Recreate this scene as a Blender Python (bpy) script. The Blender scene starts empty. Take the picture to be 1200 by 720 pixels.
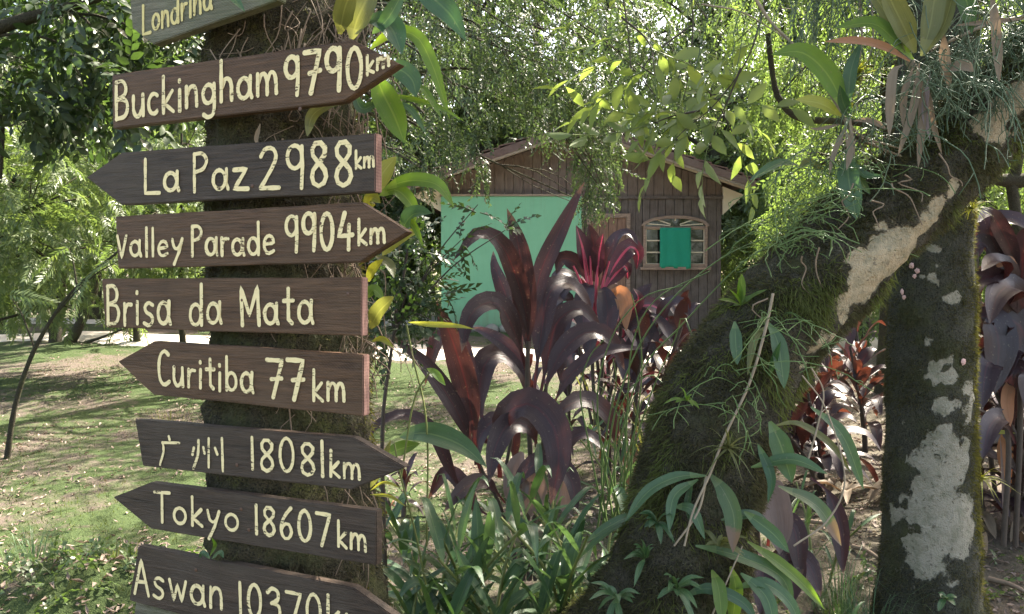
import bpy, bmesh, math, random
import numpy as np
from mathutils import Vector, Matrix, noise as mnoise

random.seed(7)
rng = np.random.default_rng(7)
scene = bpy.context.scene
COL = scene.collection
R = math.radians

# ------------------------------------------------------------------ camera, sky, sun, exposure
F_PX, CAM_Z, PITCH = 942.0, 1.45, R(1.52)
cam_d = bpy.data.cameras.new('camera')
cam = bpy.data.objects.new('camera', cam_d)
COL.objects.link(cam)
cam.location = (0, 0, CAM_Z)
cam.rotation_euler = (R(90) - PITCH, 0, 0)
cam_d.sensor_width = 36.0
cam_d.lens = 36.0 * F_PX / 1200.0
cam_d.clip_start, cam_d.clip_end = 0.05, 500
scene.camera = cam

SUN_EL, SUN_AZ = R(50), R(47)          # azimuth clockwise from +Y (ahead) towards +X (right)
world = bpy.data.worlds.new('World')
scene.world = world
world.use_nodes = True
wn = world.node_tree
bg = wn.nodes['Background']
sky = wn.nodes.new('ShaderNodeTexSky')
sky.sky_type = 'NISHITA'
sky.sun_disc = False
sky.sun_elevation, sky.sun_rotation = SUN_EL, SUN_AZ
sky.air_density, sky.dust_density, sky.ozone_density = .75, 3.0, .4
wt = wn.nodes.new('ShaderNodeMix'); wt.data_type = 'RGBA'; wt.blend_type = 'MULTIPLY'; wt.inputs[0].default_value = 1
wt.inputs[7].default_value = (1.0, .91, .76, 1)      # the camera's white balance for open shade
wn.links.new(sky.outputs[0], wt.inputs[6]); wn.links.new(wt.outputs[2], bg.inputs[0])
bg.inputs[1].default_value = 0.15

sd = bpy.data.lights.new('sun', 'SUN')
sd.energy, sd.angle, sd.color = 5.0, R(0.5), (1.0, 0.93, 0.80)
sun = bpy.data.objects.new('sun', sd)
COL.objects.link(sun)
sun_dir = Vector((math.sin(SUN_AZ) * math.cos(SUN_EL), math.cos(SUN_AZ) * math.cos(SUN_EL), math.sin(SUN_EL)))
sun.rotation_euler = sun_dir.to_track_quat('Z', 'Y').to_euler()
sun.location = sun_dir * 30

vs = scene.view_settings
vs.view_transform, vs.look, vs.gamma, vs.use_curve_mapping = 'Standard', 'None', 1.0, False
vs.exposure = 2.7
scene.render.engine = 'CYCLES'
scene.cycles.max_bounces = 8
scene.cycles.diffuse_bounces = 4
scene.cycles.transmission_bounces = 6
scene.cycles.transparent_max_bounces = 8

# ------------------------------------------------------------------ geometry of the view
CF = np.array([0, math.cos(PITCH), -math.sin(PITCH)])
CU = np.array([0, math.sin(PITCH), math.cos(PITCH)])
CR = np.array([1.0, 0, 0])
C0 = np.array([0, 0, CAM_Z])

def ray(px, py):
    return CF + (px - 600) / F_PX * CR + (360 - py) / F_PX * CU

def P(px, py, d):
    """the point seen at (px, py) of the 1200x720 photograph, d metres ahead"""
    return C0 + d * ray(px, py)

def gz(x, y):
    """terrain height"""
    t = min(max((y - 3.0) / 10.5, 0), 1)
    h = 0.72 * t * t * (3 - 2 * t) * 0.55 + 0.72 * t * 0.45
    h += 0.05 * mnoise.noise((x * .55, y * .55, 0)) * min(1, max(0, (y + 1) / 3))
    if y < 14: h += 0.018 * mnoise.noise((x * 3.1, y * 3.1, 5)) + 0.01 * mnoise.noise((x * 7, y * 7, 3))
    h += 0.34 * math.exp(-(((x + 1.75) / .85) ** 2 + ((y - 3.2) / .42) ** 2))
    h += 0.28 * math.exp(-(((x - .45) / .5) ** 2 + ((y - 2.5) / .4) ** 2))
    return h

def G(px, d):
    """ground point under image column px at depth d"""
    x = (px - 600) / F_PX * d
    return np.array([x, d, gz(x, d)])

# ------------------------------------------------------------------ objects
def mesh(V, F, smooth=True, attrs=None, mats=None, midx=None):
    me = bpy.data.meshes.new('m')
    V = np.asarray(V, dtype=np.float32).reshape(-1, 3)
    if isinstance(F, np.ndarray):
        n, k = F.shape
        me.vertices.add(len(V)); me.vertices.foreach_set('co', V.ravel())
        me.loops.add(n * k); me.loops.foreach_set('vertex_index', F.astype(np.int32).ravel())
        me.polygons.add(n)
        me.polygons.foreach_set('loop_start', np.arange(0, n * k, k, dtype=np.int32))
        try: me.polygons.foreach_set('loop_total', np.full(n, k, dtype=np.int32))
        except Exception: pass
        me.update(calc_edges=True)
    else:
        me.from_pydata(V.tolist(), [], [tuple(f) for f in F]); me.update()
    if smooth: me.polygons.foreach_set('use_smooth', np.ones(len(me.polygons), dtype=bool))
    for nm, vals in (attrs or {}).items():
        a = me.attributes.new(nm, 'FLOAT', 'POINT')
        a.data.foreach_set('value', np.asarray(vals, dtype=np.float32))
    me.validate()
    return me

def tag(o, label=None, cat=None, group=None, kind=None):
    if label: o['label'] = label
    if cat: o['category'] = cat
    if group: o['group'] = group
    if kind: o['kind'] = kind
    return o

def thing(name, loc, label, cat, group=None):
    o = bpy.data.objects.new(name, None)
    o.empty_display_size = .1
    COL.objects.link(o); o.location = loc
    return tag(o, label, cat, group)

def obj(name, V, F, mat, parent=None, smooth=True, attrs=None, local=False, label=None, kind=None):
    V = np.asarray(V, dtype=np.float64).reshape(-1, 3)
    if parent is not None and not local:
        base = np.zeros(3); q = parent
        while q is not None:
            base += np.array(q.location); q = q.parent
        V = V - base
    o = bpy.data.objects.new(name, mesh(V, F, smooth, attrs))
    o.data.name = name
    o.data.materials.append(mat)
    COL.objects.link(o)
    if parent is not None: o.parent = parent
    return tag(o, label, None, None, kind)

def copy_tree(o, parent=None):
    c = o.copy(); COL.objects.link(c)
    if parent is not None: c.parent = parent
    for ch in list(o.children): copy_tree(ch, c)
    return c

class MB:
    """collects quads and tris"""
    def __init__(s): s.v, s.f, s.n, s.a = [], [], 0, {}
    def add(s, V, F, **at):
        V = np.asarray(V, dtype=np.float64).reshape(-1, 3)
        s.v.append(V); s.f += [[i + s.n for i in f] for f in (F.tolist() if isinstance(F, np.ndarray) else F)]
        s.n += len(V)
        for k, a in at.items(): s.a.setdefault(k, []).append(np.asarray(a))
        return s
    def box(s, x0, x1, y0, y1, z0, z1):
        V = [(x, y, z) for z in (z0, z1) for y in (y0, y1) for x in (x0, x1)]
        return s.add(V, [(0, 2, 3, 1), (4, 5, 7, 6), (0, 1, 5, 4), (2, 6, 7, 3), (0, 4, 6, 2), (1, 3, 7, 5)])
    def prism(s, poly, y0, y1):
        n = len(poly)
        V = [(x, y0, z) for x, z in poly] + [(x, y1, z) for x, z in poly]
        F = [list(range(n)), list(range(2 * n - 1, n - 1, -1))] + [[i, i + n, (i + 1) % n + n, (i + 1) % n] for i in range(n)]
        return s.add(V, F)
    def build(s, name, mat, parent=None, smooth=False, **kw):
        at = {k: np.concatenate(v) for k, v in s.a.items()}
        return obj(name, np.concatenate(s.v), s.f, mat, parent, smooth, at, **kw)

def unit(v): return v / (np.linalg.norm(v, axis=-1, keepdims=True) + 1e-12)

def spline(pts, n):
    """Catmull-Rom through pts (k, m), n samples evenly by length"""
    p = np.asarray(pts, float)
    if len(p) == 2:
        return p[0] + (p[1] - p[0]) * np.linspace(0, 1, n)[:, None]
    q = np.vstack([2 * p[0] - p[1], p, 2 * p[-1] - p[-2]])
    out = []
    for i in range(1, len(q) - 2):
        t = np.linspace(0, 1, 16, endpoint=(i == len(q) - 3))[:, None]
        a, b, c, d = q[i - 1], q[i], q[i + 1], q[i + 2]
        out.append(.5 * (2 * b + (c - a) * t + (2 * a - 5 * b + 4 * c - d) * t ** 2 + (3 * b - a - 3 * c + d) * t ** 3))
    o = np.vstack(out)
    m = min(3, o.shape[1])
    L = np.r_[0, np.cumsum(np.linalg.norm(np.diff(o[:, :m], axis=0), axis=1))]
    s = np.linspace(0, L[-1], n)
    return np.stack([np.interp(s, L, o[:, k]) for k in range(o.shape[1])], 1)

def frames(path):
    T = unit(np.gradient(path, axis=0))
    ref = np.array([0, 0, 1.0]) if abs(T[0, 2]) < .9 else np.array([1.0, 0, 0])
    N = np.zeros_like(T); n = unit(np.cross(np.cross(T[0], ref), T[0]))
    for i in range(len(T)):
        n = unit(n - T[i] * np.dot(n, T[i])); N[i] = n
    return T, N, np.cross(T, N)

def tube(path, rad, nseg=8, rough=0, freq=6, cap=False):
    path = np.asarray(path, float); n = len(path)
    rad = np.broadcast_to(np.asarray(rad, float), (n,))
    T, N, B = frames(path)
    a = np.arange(nseg) / nseg * 2 * math.pi
    V = np.zeros((n, nseg, 3))
    for i in range(n):
        d = np.cos(a)[:, None] * N[i] + np.sin(a)[:, None] * B[i]
        r = np.full(nseg, rad[i])
        if rough:
            for k in range(nseg):
                q = path[i] + d[k] * rad[i]
                r[k] *= 1 + rough * (mnoise.noise(q * freq) + .5 * mnoise.noise(q * freq * 2.7) + .40 * mnoise.noise(q * freq * 6) + (.28 * mnoise.noise(q * freq * 14) if nseg > 40 else 0))
        V[i] = path[i] + d * r[:, None]
    i, k = np.meshgrid(np.arange(n - 1), np.arange(nseg), indexing='ij')
    k2 = (k + 1) % nseg
    F = np.stack([i * nseg + k, i * nseg + k2, (i + 1) * nseg + k2, (i + 1) * nseg + k], -1).reshape(-1, 4)
    return V.reshape(-1, 3), F

# leaf blades -------------------------------------------------------------
def prof(kind, t):
    if kind == 'strap': return np.minimum(1, .16 + 2.6 * t) * np.clip(1 - np.clip((t - .55) / .45, 0, 1) ** 2.2, 0.02, 1)
    if kind == 'lance': return np.clip(np.sin(math.pi * np.clip(t, 0, 1) ** .85), 0.02, 1) ** .85
    if kind == 'cordy':
        u = np.clip((t - .2) / .8, 0, 1)
        return np.maximum(.14 * (t < .97), np.sin(math.pi * u ** .8) ** .8)
    return np.clip(1 - t, .05, 1)            # 'taper'

def blade(path, width, kind='lance', fold=.25, facing=None, roll=0., n=16, wave=.0, curl=0.):
    """path: (k,3) control points; width in metres (full); facing: the way the upper face looks"""
    p = spline(path, n)
    T = unit(np.gradient(p, axis=0))
    if facing is None: facing = np.array([0, 0, 1.0])
    facing = np.broadcast_to(np.asarray(facing, float), p.shape)
    t = np.linspace(0, 1, n)
    W = unit(np.cross(T, facing)); N = np.cross(W, T)
    ang = (roll + curl * t)[:, None] if np.ndim(roll) or curl else np.full((n, 1), roll)
    W, N = W * np.cos(ang) + N * np.sin(ang), N * np.cos(ang) - W * np.sin(ang)
    w = prof(kind, t) * width / 2
    xs = np.array([-1, -.55, 0, .55, 1.])
    ph = random.uniform(0, 6.28)
    V = np.zeros((n, 5, 3))
    for j, x in enumerate(xs):
        lift = fold * abs(x) * w + (wave * width * abs(x) * np.sin(t * 17 + ph + (2 if x > 0 else 0)) * np.clip(w / width * 3, 0, 1))
        V[:, j] = p + W * (w * x)[:, None] + N * lift[:, None]
    i, k = np.meshgrid(np.arange(n - 1), np.arange(4), indexing='ij')
    F = np.stack([i * 5 + k, i * 5 + k + 1, (i + 1) * 5 + k + 1, (i + 1) * 5 + k], -1).reshape(-1, 4)
    return V.reshape(-1, 3), F, np.tile(xs, n), np.repeat(t, 5)

def toward_cam(p): return unit(C0 - np.asarray(p))

def px_path(pts, d0, d1):
    n = len(pts)
    return np.array([P(q[0], q[1], d0 + (d1 - d0) * i / (n - 1) + (q[2] if len(q) > 2 else 0)) for i, q in enumerate(pts)])

# leaf clouds -------------------------------------------------------------
def leaf5(L, W, fold=.22, droop=.18):
    V = np.array([[0, 0, 0], [.42 * L, W / 2, fold * W / 2], [.42 * L, -W / 2, fold * W / 2], [.45 * L, 0, -.02 * L], [L, 0, -droop * L]])
    return V, np.array([[0, 3, 1], [0, 2, 3], [1, 3, 4], [2, 4, 3]])

def leaf11(L, W, fold=.22, droop=.22):
    xs, ws = (.18, .42, .70), (.30, .50, .36)
    V = [[0, 0, 0]]
    for x, w in zip(xs, ws): V += [[x * L, w * W, fold * w * W - droop * L * x * x], [x * L, 0, -droop * L * x * x - .01 * L], [x * L, -w * W, fold * w * W - droop * L * x * x]]
    V += [[L, 0, -droop * L]]
    F = [[0, 2, 1], [0, 3, 2]]
    for k in (1, 4): F += [[k, k + 1, k + 4], [k, k + 4, k + 3], [k + 1, k + 2, k + 5], [k + 1, k + 5, k + 4]]
    F += [[7, 8, 10], [8, 9, 10]]
    return np.array(V), np.array(F)

def rotmat(X, up=None):
    X = unit(np.asarray(X, float))
    up = np.array([0, 0, 1.0]) if up is None else up
    Y = np.cross(up, X)
    if np.linalg.norm(Y) < 1e-4: Y = np.array([0, 1.0, 0])
    Y = unit(Y)
    return np.stack([X, Y, np.cross(X, Y)], 1)

def spray(r, n, L, lw, ll, droop=.5, pair=False, spread=55, jitter=.25, shape=None):
    """a twig along +X carrying n leaves"""
    Vs, Fs, k = [], [], 0
    for i in range(n):
        t = (i + .6) / n
        base = np.array([t * L, 0, -droop * L * t * t])
        for s in ((1, -1) if pair else ((1 if i % 2 else -1),)):
            a = R(spread) * (1 - .55 * t) * s + r.normal(0, jitter)
            d = np.array([math.cos(a), math.sin(a), -droop * t * 1.2 + r.normal(0, jitter)])
            v, f = (shape or leaf5)(ll * r.uniform(.75, 1.2) * (1 - .25 * abs(t - .5)), lw * r.uniform(.8, 1.2))
            M = rotmat(d, unit(np.array([r.normal(0, jitter), r.normal(0, jitter), 1])))
            Vs.append(v @ M.T + base); Fs.append(f + k); k += len(v)
    # the twig itself, a thin three-sided stick
    tw = np.array([[t * L, 0, -droop * L * t * t] for t in np.linspace(0, .95, 4)])
    v, f = tube(tw, np.linspace(.0022, .0010, 4) * (1 + L), 3)
    f = np.vstack([f[:, [0, 1, 2]], f[:, [0, 2, 3]]])
    Vs.append(v); Fs.append(f + k)
    return np.vstack(Vs), np.vstack(Fs)

def scatter(temps, pos, dirs, scales, r, roll=.6):
    Vs, Fs, k = [], [], 0
    for p, d, s in zip(pos, dirs, scales):
        v, f = temps[r.integers(len(temps))]
        M = rotmat(d)
        a = r.normal(0, roll); c, q = math.cos(a), math.sin(a)
        M = M @ np.array([[1, 0, 0], [0, c, -q], [0, q, c]])
        Vs.append(v * s @ M.T + p); Fs.append(f + k); k += len(v)
    return np.vstack(Vs).astype(np.float32), np.vstack(Fs)

def clump_points(r, clumps):
    """clumps: (centre, radius, count) -> positions and outward directions"""
    ps, ds = [], []
    for c, rad, n in clumps:
        d = unit(r.normal(size=(n, 3)))
        rr = r.uniform(.25, 1, n) ** .6
        rad = np.asarray(rad, float) * np.ones(3)
        ps.append(np.asarray(c) + d * rr[:, None] * rad); ds.append(d)
    return np.vstack(ps), np.vstack(ds)

def fuzz(V, F, n, L, W, r, mask=None, droop=.55):
    """n short blades standing on a surface: moss"""
    tri = F[:, :3] if F.shape[1] == 3 else np.vstack([F[:, :3], F[:, [0, 2, 3]]])
    a, b, c = V[tri[:, 0]], V[tri[:, 1]], V[tri[:, 2]]
    nrm = np.cross(b - a, c - a); ar = np.linalg.norm(nrm, axis=1)
    w = ar.copy()
    if mask is not None: w = w * np.clip(mask[tri].mean(1), 0, 1)
    idx = r.choice(len(tri), n, p=w / w.sum())
    u, v = r.random(n), r.random(n); sw = u + v > 1; u[sw], v[sw] = 1 - u[sw], 1 - v[sw]
    p = a[idx] + (b - a)[idx] * u[:, None] + (c - a)[idx] * v[:, None]
    nn = unit(nrm[idx])
    d = unit(nn + r.normal(0, .55, (n, 3)) + np.array([0, 0, -droop]))
    s = unit(np.cross(d, r.normal(size=(n, 3))))
    l = L * r.uniform(.5, 1.5, n)[:, None]
    VV = np.stack([p - s * W / 2, p + s * W / 2, p + d * l], 1).reshape(-1, 3)
    return VV, np.arange(3 * n).reshape(-1, 3)
# ------------------------------------------------------------------ materials
def new_mat(name):
    m = bpy.data.materials.new(name); m.use_nodes = True
    nt = m.node_tree
    return m, nt, nt.nodes['Principled BSDF'], nt.nodes['Material Output']

def N(nt, typ, ins=None, **props):
    n = nt.nodes.new(typ)
    for k, v in props.items(): setattr(n, k, v)
    for k, v in (ins or {}).items():
        if isinstance(v, bpy.types.NodeSocket): nt.links.new(v, n.inputs[k])
        else: n.inputs[k].default_value = v
    return n

def ramp(nt, fac, stops):
    n = nt.nodes.new('ShaderNodeValToRGB'); nt.links.new(fac, n.inputs[0])
    e = n.color_ramp.elements
    while len(e) < len(stops): e.new(.5)
    for el, (p, c) in zip(e, stops): el.position = p; el.color = (*c, 1) if len(c) == 3 else c
    return n.outputs[0]

def mixc(nt, fac, a, b, mode='MIX'):
    n = nt.nodes.new('ShaderNodeMix'); n.data_type = 'RGBA'; n.blend_type = mode
    for s, v in ((n.inputs[0], fac), (n.inputs[6], a), (n.inputs[7], b)):
        if isinstance(v, bpy.types.NodeSocket): nt.links.new(v, s)
        else: s.default_value = v if not isinstance(v, tuple) else ((*v, 1) if len(v) == 3 else v)
    return n.outputs[2]

def math_(nt, op, a, b=0., clamp=False):
    n = nt.nodes.new('ShaderNodeMath'); n.operation = op; n.use_clamp = clamp
    for s, v in ((n.inputs[0], a), (n.inputs[1], b)):
        if isinstance(v, bpy.types.NodeSocket): nt.links.new(v, s)
        else: s.default_value = v
    return n.outputs[0]

def noise_(nt, vec, scale, detail=4, rough=.6, **k):
    return N(nt, 'ShaderNodeTexNoise', {'Vector': vec, 'Scale': scale, 'Detail': detail, 'Roughness': rough}).outputs[0]

def objco(nt, scale=None):
    tc = nt.nodes.new('ShaderNodeTexCoord').outputs['Object']
    if scale is None: return tc
    return N(nt, 'ShaderNodeMapping', {'Vector': tc, 'Scale': scale}).outputs[0]

def worldco(nt): return nt.nodes.new('ShaderNodeNewGeometry').outputs['Position']

def bump(nt, bs, h, strength=.5, dist=.01):
    b = N(nt, 'ShaderNodeBump', {'Height': h, 'Strength': strength, 'Distance': dist})
    nt.links.new(b.outputs[0], bs.inputs['Normal'])

def leaf_mat(name, stops, trans, tmix=.45, rough=.42, spec=.5):
    """stops: colours picked per leaf; trans: multiplies the light that comes through"""
    m, nt, bs, out = new_mat(name)
    rnd = nt.nodes.new('ShaderNodeNewGeometry').outputs['Random Per Island']
    k = len(stops)
    c = ramp(nt, rnd, [(i / max(k - 1, 1), s) for i, s in enumerate(stops)])
    big = noise_(nt, worldco(nt), .8, 2)
    c = mixc(nt, math_(nt, 'MULTIPLY', big, .6), c, tuple(min(1, x * 1.5) for x in stops[-1]))
    nt.links.new(c, bs.inputs['Base Color'])
    bs.inputs['Roughness'].default_value = rough
    bs.inputs['Specular IOR Level'].default_value = spec
    tr = N(nt, 'ShaderNodeBsdfTranslucent', {'Color': mixc(nt, 1., c, (*trans, 1), 'MULTIPLY')})
    mx = N(nt, 'ShaderNodeMixShader', {0: tmix, 1: bs.outputs[0], 2: tr.outputs[0]})
    nt.links.new(mx.outputs[0], out.inputs[0])
    return m

def blade_mat(name, base, edge, rib, under, trans, tmix=.35, rough=.35, vein=1., mottling=.5, ribw=.07, tipcol=None, tipat=.8):
    """broad leaf with a midrib; attributes 'across' -1..1 and 'along' 0..1"""
    m, nt, bs, out = new_mat(name)
    ac = nt.nodes.new('ShaderNodeAttribute'); ac.attribute_name = 'across'
    al = nt.nodes.new('ShaderNodeAttribute'); al.attribute_name = 'along'
    x, t = ac.outputs['Fac'], al.outputs['Fac']
    ax = math_(nt, 'ABSOLUTE', x)
    geo = nt.nodes.new('ShaderNodeNewGeometry')
    # veins run along the blade
    comb = N(nt, 'ShaderNodeCombineXYZ', {0: math_(nt, 'MULTIPLY', x, 9.), 1: math_(nt, 'MULTIPLY', t, 1.2), 2: math_(nt, 'MULTIPLY', geo.outputs['Random Per Island'], 37.)})
    vn = noise_(nt, comb.outputs[0], 1.6, 3, .6)
    mot = noise_(nt, worldco(nt), 13., 4, .65)
    c = mixc(nt, mot, base, edge)
    c = mixc(nt, math_(nt, 'MULTIPLY', math_(nt, 'SUBTRACT', vn, .35), mottling, True), c, tuple(min(1, q * 2.0 + .01) for q in edge))
    isrib = math_(nt, 'LESS_THAN', ax, ribw)
    c = mixc(nt, math_(nt, 'MULTIPLY', isrib, .8), c, rib)
    pet = math_(nt, 'LESS_THAN', t, .17)
    c = mixc(nt, math_(nt, 'MULTIPLY', pet, .75), c, rib)
    if tipcol is not None:
        tn = math_(nt, 'ADD', t, math_(nt, 'MULTIPLY', math_(nt, 'SUBTRACT', mot, .5), .35))
        tf = N(nt, 'ShaderNodeMapRange', {'Value': tn, 'From Min': tipat, 'From Max': tipat + .05}).outputs[0]
        c = mixc(nt, tf, c, tipcol)
    c = mixc(nt, math_(nt, 'MULTIPLY', geo.outputs['Backfacing'], .8), c, under)
    # spots of dirt and algae
    sp = N(nt, 'ShaderNodeMapRange', {'Value': noise_(nt, worldco(nt), 90., 2, .5), 'From Min': .66, 'From Max': .72}).outputs[0]
    c = mixc(nt, math_(nt, 'MULTIPLY', sp, .35), c, (.2, .18, .12))
    nt.links.new(c, bs.inputs['Base Color'])
    rr = N(nt, 'ShaderNodeMapRange', {'Value': mot, 'To Min': rough - .08, 'To Max': rough + .15}).outputs[0]
    nt.links.new(rr, bs.inputs['Roughness'])
    bump(nt, bs, vn, .25 * vein, .004)
    tr = N(nt, 'ShaderNodeBsdfTranslucent', {'Color': mixc(nt, 1., c, (*trans, 1), 'MULTIPLY')})
    mx = N(nt, 'ShaderNodeMixShader', {0: tmix, 1: bs.outputs[0], 2: tr.outputs[0]})
    nt.links.new(mx.outputs[0], out.inputs[0])
    return m

def bark_mat(name, moss, bark, pale, cut=.5, yellow=(.16, .17, .03), speckle=0.):
    """bark under moss; attribute 'bare' says where the pale bark shows, noise where moss is yellower"""
    m, nt, bs, out = new_mat(name)
    at = nt.nodes.new('ShaderNodeAttribute'); at.attribute_name = 'bare'
    co = objco(nt)
    n1, n2, n3 = noise_(nt, co, 11., 6, .7), noise_(nt, co, 45., 4, .6), noise_(nt, co, 170., 3, .6)
    v = math_(nt, 'ADD', at.outputs['Fac'], math_(nt, 'MULTIPLY', math_(nt, 'SUBTRACT', n1, .5), 1.7))
    v = math_(nt, 'ADD', v, math_(nt, 'MULTIPLY', math_(nt, 'SUBTRACT', n2, .5), .35))
    v = math_(nt, 'ADD', v, speckle)
    mask = N(nt, 'ShaderNodeMapRange', {'Value': v, 'From Min': cut - .05, 'From Max': cut + .08}).outputs[0]
    mc = mixc(nt, n2, moss, bark)
    mc = mixc(nt, N(nt, 'ShaderNodeMapRange', {'Value': n1, 'From Min': .52, 'From Max': .7}).outputs[0], mc, yellow)
    dots = N(nt, 'ShaderNodeMapRange', {'Value': n2, 'From Min': .60, 'From Max': .68}).outputs[0]
    pc = mixc(nt, n1, pale, tuple(q * .62 for q in pale))
    pc = mixc(nt, math_(nt, 'MULTIPLY', dots, .7), pc, (.10, .085, .06))
    gl = N(nt, 'ShaderNodeMapRange', {'Value': noise_(nt, co, 19., 5, .7), 'From Min': .46, 'From Max': .66, 'To Max': .75}).outputs[0]
    pc = mixc(nt, gl, pc, (.20, .205, .14))
    c = mixc(nt, mask, mc, pc)
    dk = N(nt, 'ShaderNodeMapRange', {'Value': n3, 'From Min': .50, 'From Max': .62, 'To Max': .75}).outputs[0]
    c = mixc(nt, math_(nt, 'MULTIPLY', dk, math_(nt, 'SUBTRACT', 1.1, mask)), c, (.016, .016, .011))
    fl = N(nt, 'ShaderNodeMapRange', {'Value': noise_(nt, co, 75., 5, .75), 'From Min': .60, 'From Max': .68, 'To Max': .8}).outputs[0]
    c = mixc(nt, math_(nt, 'MULTIPLY', fl, math_(nt, 'SUBTRACT', 1., mask)), c, (.17, .155, .115))
    gm = N(nt, 'ShaderNodeMapRange', {'Value': noise_(nt, co, 4.5, 4, .65), 'From Min': .52, 'From Max': .66, 'To Max': .7}).outputs[0]
    c = mixc(nt, math_(nt, 'MULTIPLY', gm, math_(nt, 'SUBTRACT', 1., mask)), c, (.075, .082, .034))
    nt.links.new(c, bs.inputs['Base Color'])
    bs.inputs['Roughness'].default_value = .92
    bs.inputs['Specular IOR Level'].default_value = .2
    h = math_(nt, 'ADD', math_(nt, 'MULTIPLY', n2, 1.), math_(nt, 'MULTIPLY', n3, .8))
    h = math_(nt, 'SUBTRACT', h, math_(nt, 'MULTIPLY', mask, .7))
    bump(nt, bs, h, 1., .02)
    return m

def wood_mat(name, dark, light, grey=None, axis='X', rough=.5, scale=1.):
    m, nt, bs, out = new_mat(name)
    sc = {'X': (1.3, 9, 22), 'Z': (22, 9, 1.1)}[axis]
    rnd = nt.nodes.new('ShaderNodeObjectInfo').outputs['Random']
    tc = nt.nodes.new('ShaderNodeTexCoord').outputs['Object']
    off = N(nt, 'ShaderNodeVectorMath', {0: tc, 1: N(nt, 'ShaderNodeCombineXYZ', {0: math_(nt, 'MULTIPLY', rnd, 31.), 1: 3., 2: math_(nt, 'MULTIPLY', rnd, 17.)}).outputs[0]}).outputs[0]
    co = N(nt, 'ShaderNodeMapping', {'Vector': off, 'Scale': tuple(s * scale for s in sc)}).outputs[0]
    warp = noise_(nt, co, .8, 2)
    g1 = N(nt, 'ShaderNodeTexNoise', {'Vector': co, 'Scale': 2.2, 'Detail': 8, 'Roughness': .68, 'Distortion': 1.6}).outputs[0]
    g2 = noise_(nt, co, 14., 4, .7)
    c = ramp(nt, g1, [(.28, dark), (.5, tuple((a + b) / 2 for a, b in zip(dark, light))), (.72, light)])
    crack = N(nt, 'ShaderNodeMapRange', {'Value': g2, 'From Min': .30, 'From Max': .40}).outputs[0]
    c = mixc(nt, crack, tuple(q * .35 for q in dark), c)
    fine = N(nt, 'ShaderNodeMapRange', {'Value': noise_(nt, co, 5., 6, .75), 'From Min': .40, 'From Max': .62, 'To Min': .55, 'To Max': 1.25}).outputs[0]
    c = mixc(nt, 1., c, N(nt, 'ShaderNodeCombineColor', {0: fine, 1: fine, 2: fine}).outputs[0], 'MULTIPLY')
    saw = N(nt, 'ShaderNodeTexWave', {'Vector': N(nt, 'ShaderNodeMapping', {'Vector': off, 'Rotation': (0, .9, 0)}).outputs[0], 'Scale': 55., 'Distortion': 3., 'Detail': 3., 'Detail Scale': 2.}).outputs['Fac']
    st = noise_(nt, off, 5., 5, .65)
    c = mixc(nt, math_(nt, 'MULTIPLY', saw, .16), c, tuple(min(1, q * 1.6) for q in light))
    if grey is not None:
        c = mixc(nt, N(nt, 'ShaderNodeMapRange', {'Value': st, 'From Min': .42, 'From Max': .7, 'To Max': .85}).outputs[0], c, grey)
    nt.links.new(c, bs.inputs['Base Color'])
    nt.links.new(N(nt, 'ShaderNodeMapRange', {'Value': st, 'From Min': .3, 'From Max': .7, 'To Min': rough - .14, 'To Max': rough + .2}).outputs[0], bs.inputs['Roughness'])
    bs.inputs['Specular IOR Level'].default_value = .22
    bump(nt, bs, math_(nt, 'ADD', g1, math_(nt, 'MULTIPLY', g2, .8)), .8, .005)
    return m

def plain_mat(name, col, rough=.7, var=.25, scale=20, bumps=.2, spec=.4):
    m, nt, bs, out = new_mat(name)
    n1 = noise_(nt, objco(nt), scale, 5, .65)
    c = mixc(nt, n1, tuple(q * (1 - var) for q in col), tuple(min(1, q * (1 + var)) for q in col))
    nt.links.new(c, bs.inputs['Base Color'])
    bs.inputs['Roughness'].default_value = rough
    bs.inputs['Specular IOR Level'].default_value = spec
    bump(nt, bs, n1, bumps, .004)
    return m

def ground_mat():
    m, nt, bs, out = new_mat('ground')
    co = worldco(nt)
    a, b, c_, d = noise_(nt, co, .75, 6, .62), noise_(nt, co, 7., 6, .7), noise_(nt, co, 40., 4, .7), noise_(nt, co, .33, 3, .5)
    soil = mixc(nt, b, (.034, .026, .020), (.10, .077, .060))
    soil = mixc(nt, math_(nt, 'MULTIPLY', c_, .6), soil, (.19, .155, .128))
    moss = mixc(nt, c_, (.022, .038, .013), (.064, .086, .030))
    f = math_(nt, 'ADD', a, math_(nt, 'MULTIPLY', math_(nt, 'SUBTRACT', b, .5), .55))
    f = N(nt, 'ShaderNodeMapRange', {'Value': f, 'From Min': .42, 'From Max': .54}).outputs[0]
    # the wood floor on the right has hardly any moss
    sx = N(nt, 'ShaderNodeSeparateXYZ', {0: co})
    right = N(nt, 'ShaderNodeMapRange', {'Value': math_(nt, 'ADD', sx.outputs[0], math_(nt, 'MULTIPLY', d, 2.)), 'From Min': 1.3, 'From Max': 2.6, 'To Min': 1., 'To Max': .22}).outputs[0]
    f = math_(nt, 'MULTIPLY', f, right)
    c = mixc(nt, f, soil, moss)
    nt.links.new(c, bs.inputs['Base Color'])
    bs.inputs['Roughness'].default_value = .95
    bs.inputs['Specular IOR Level'].default_value = .15
    bump(nt, bs, math_(nt, 'ADD', b, c_), .8, .03)
    return m

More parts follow.
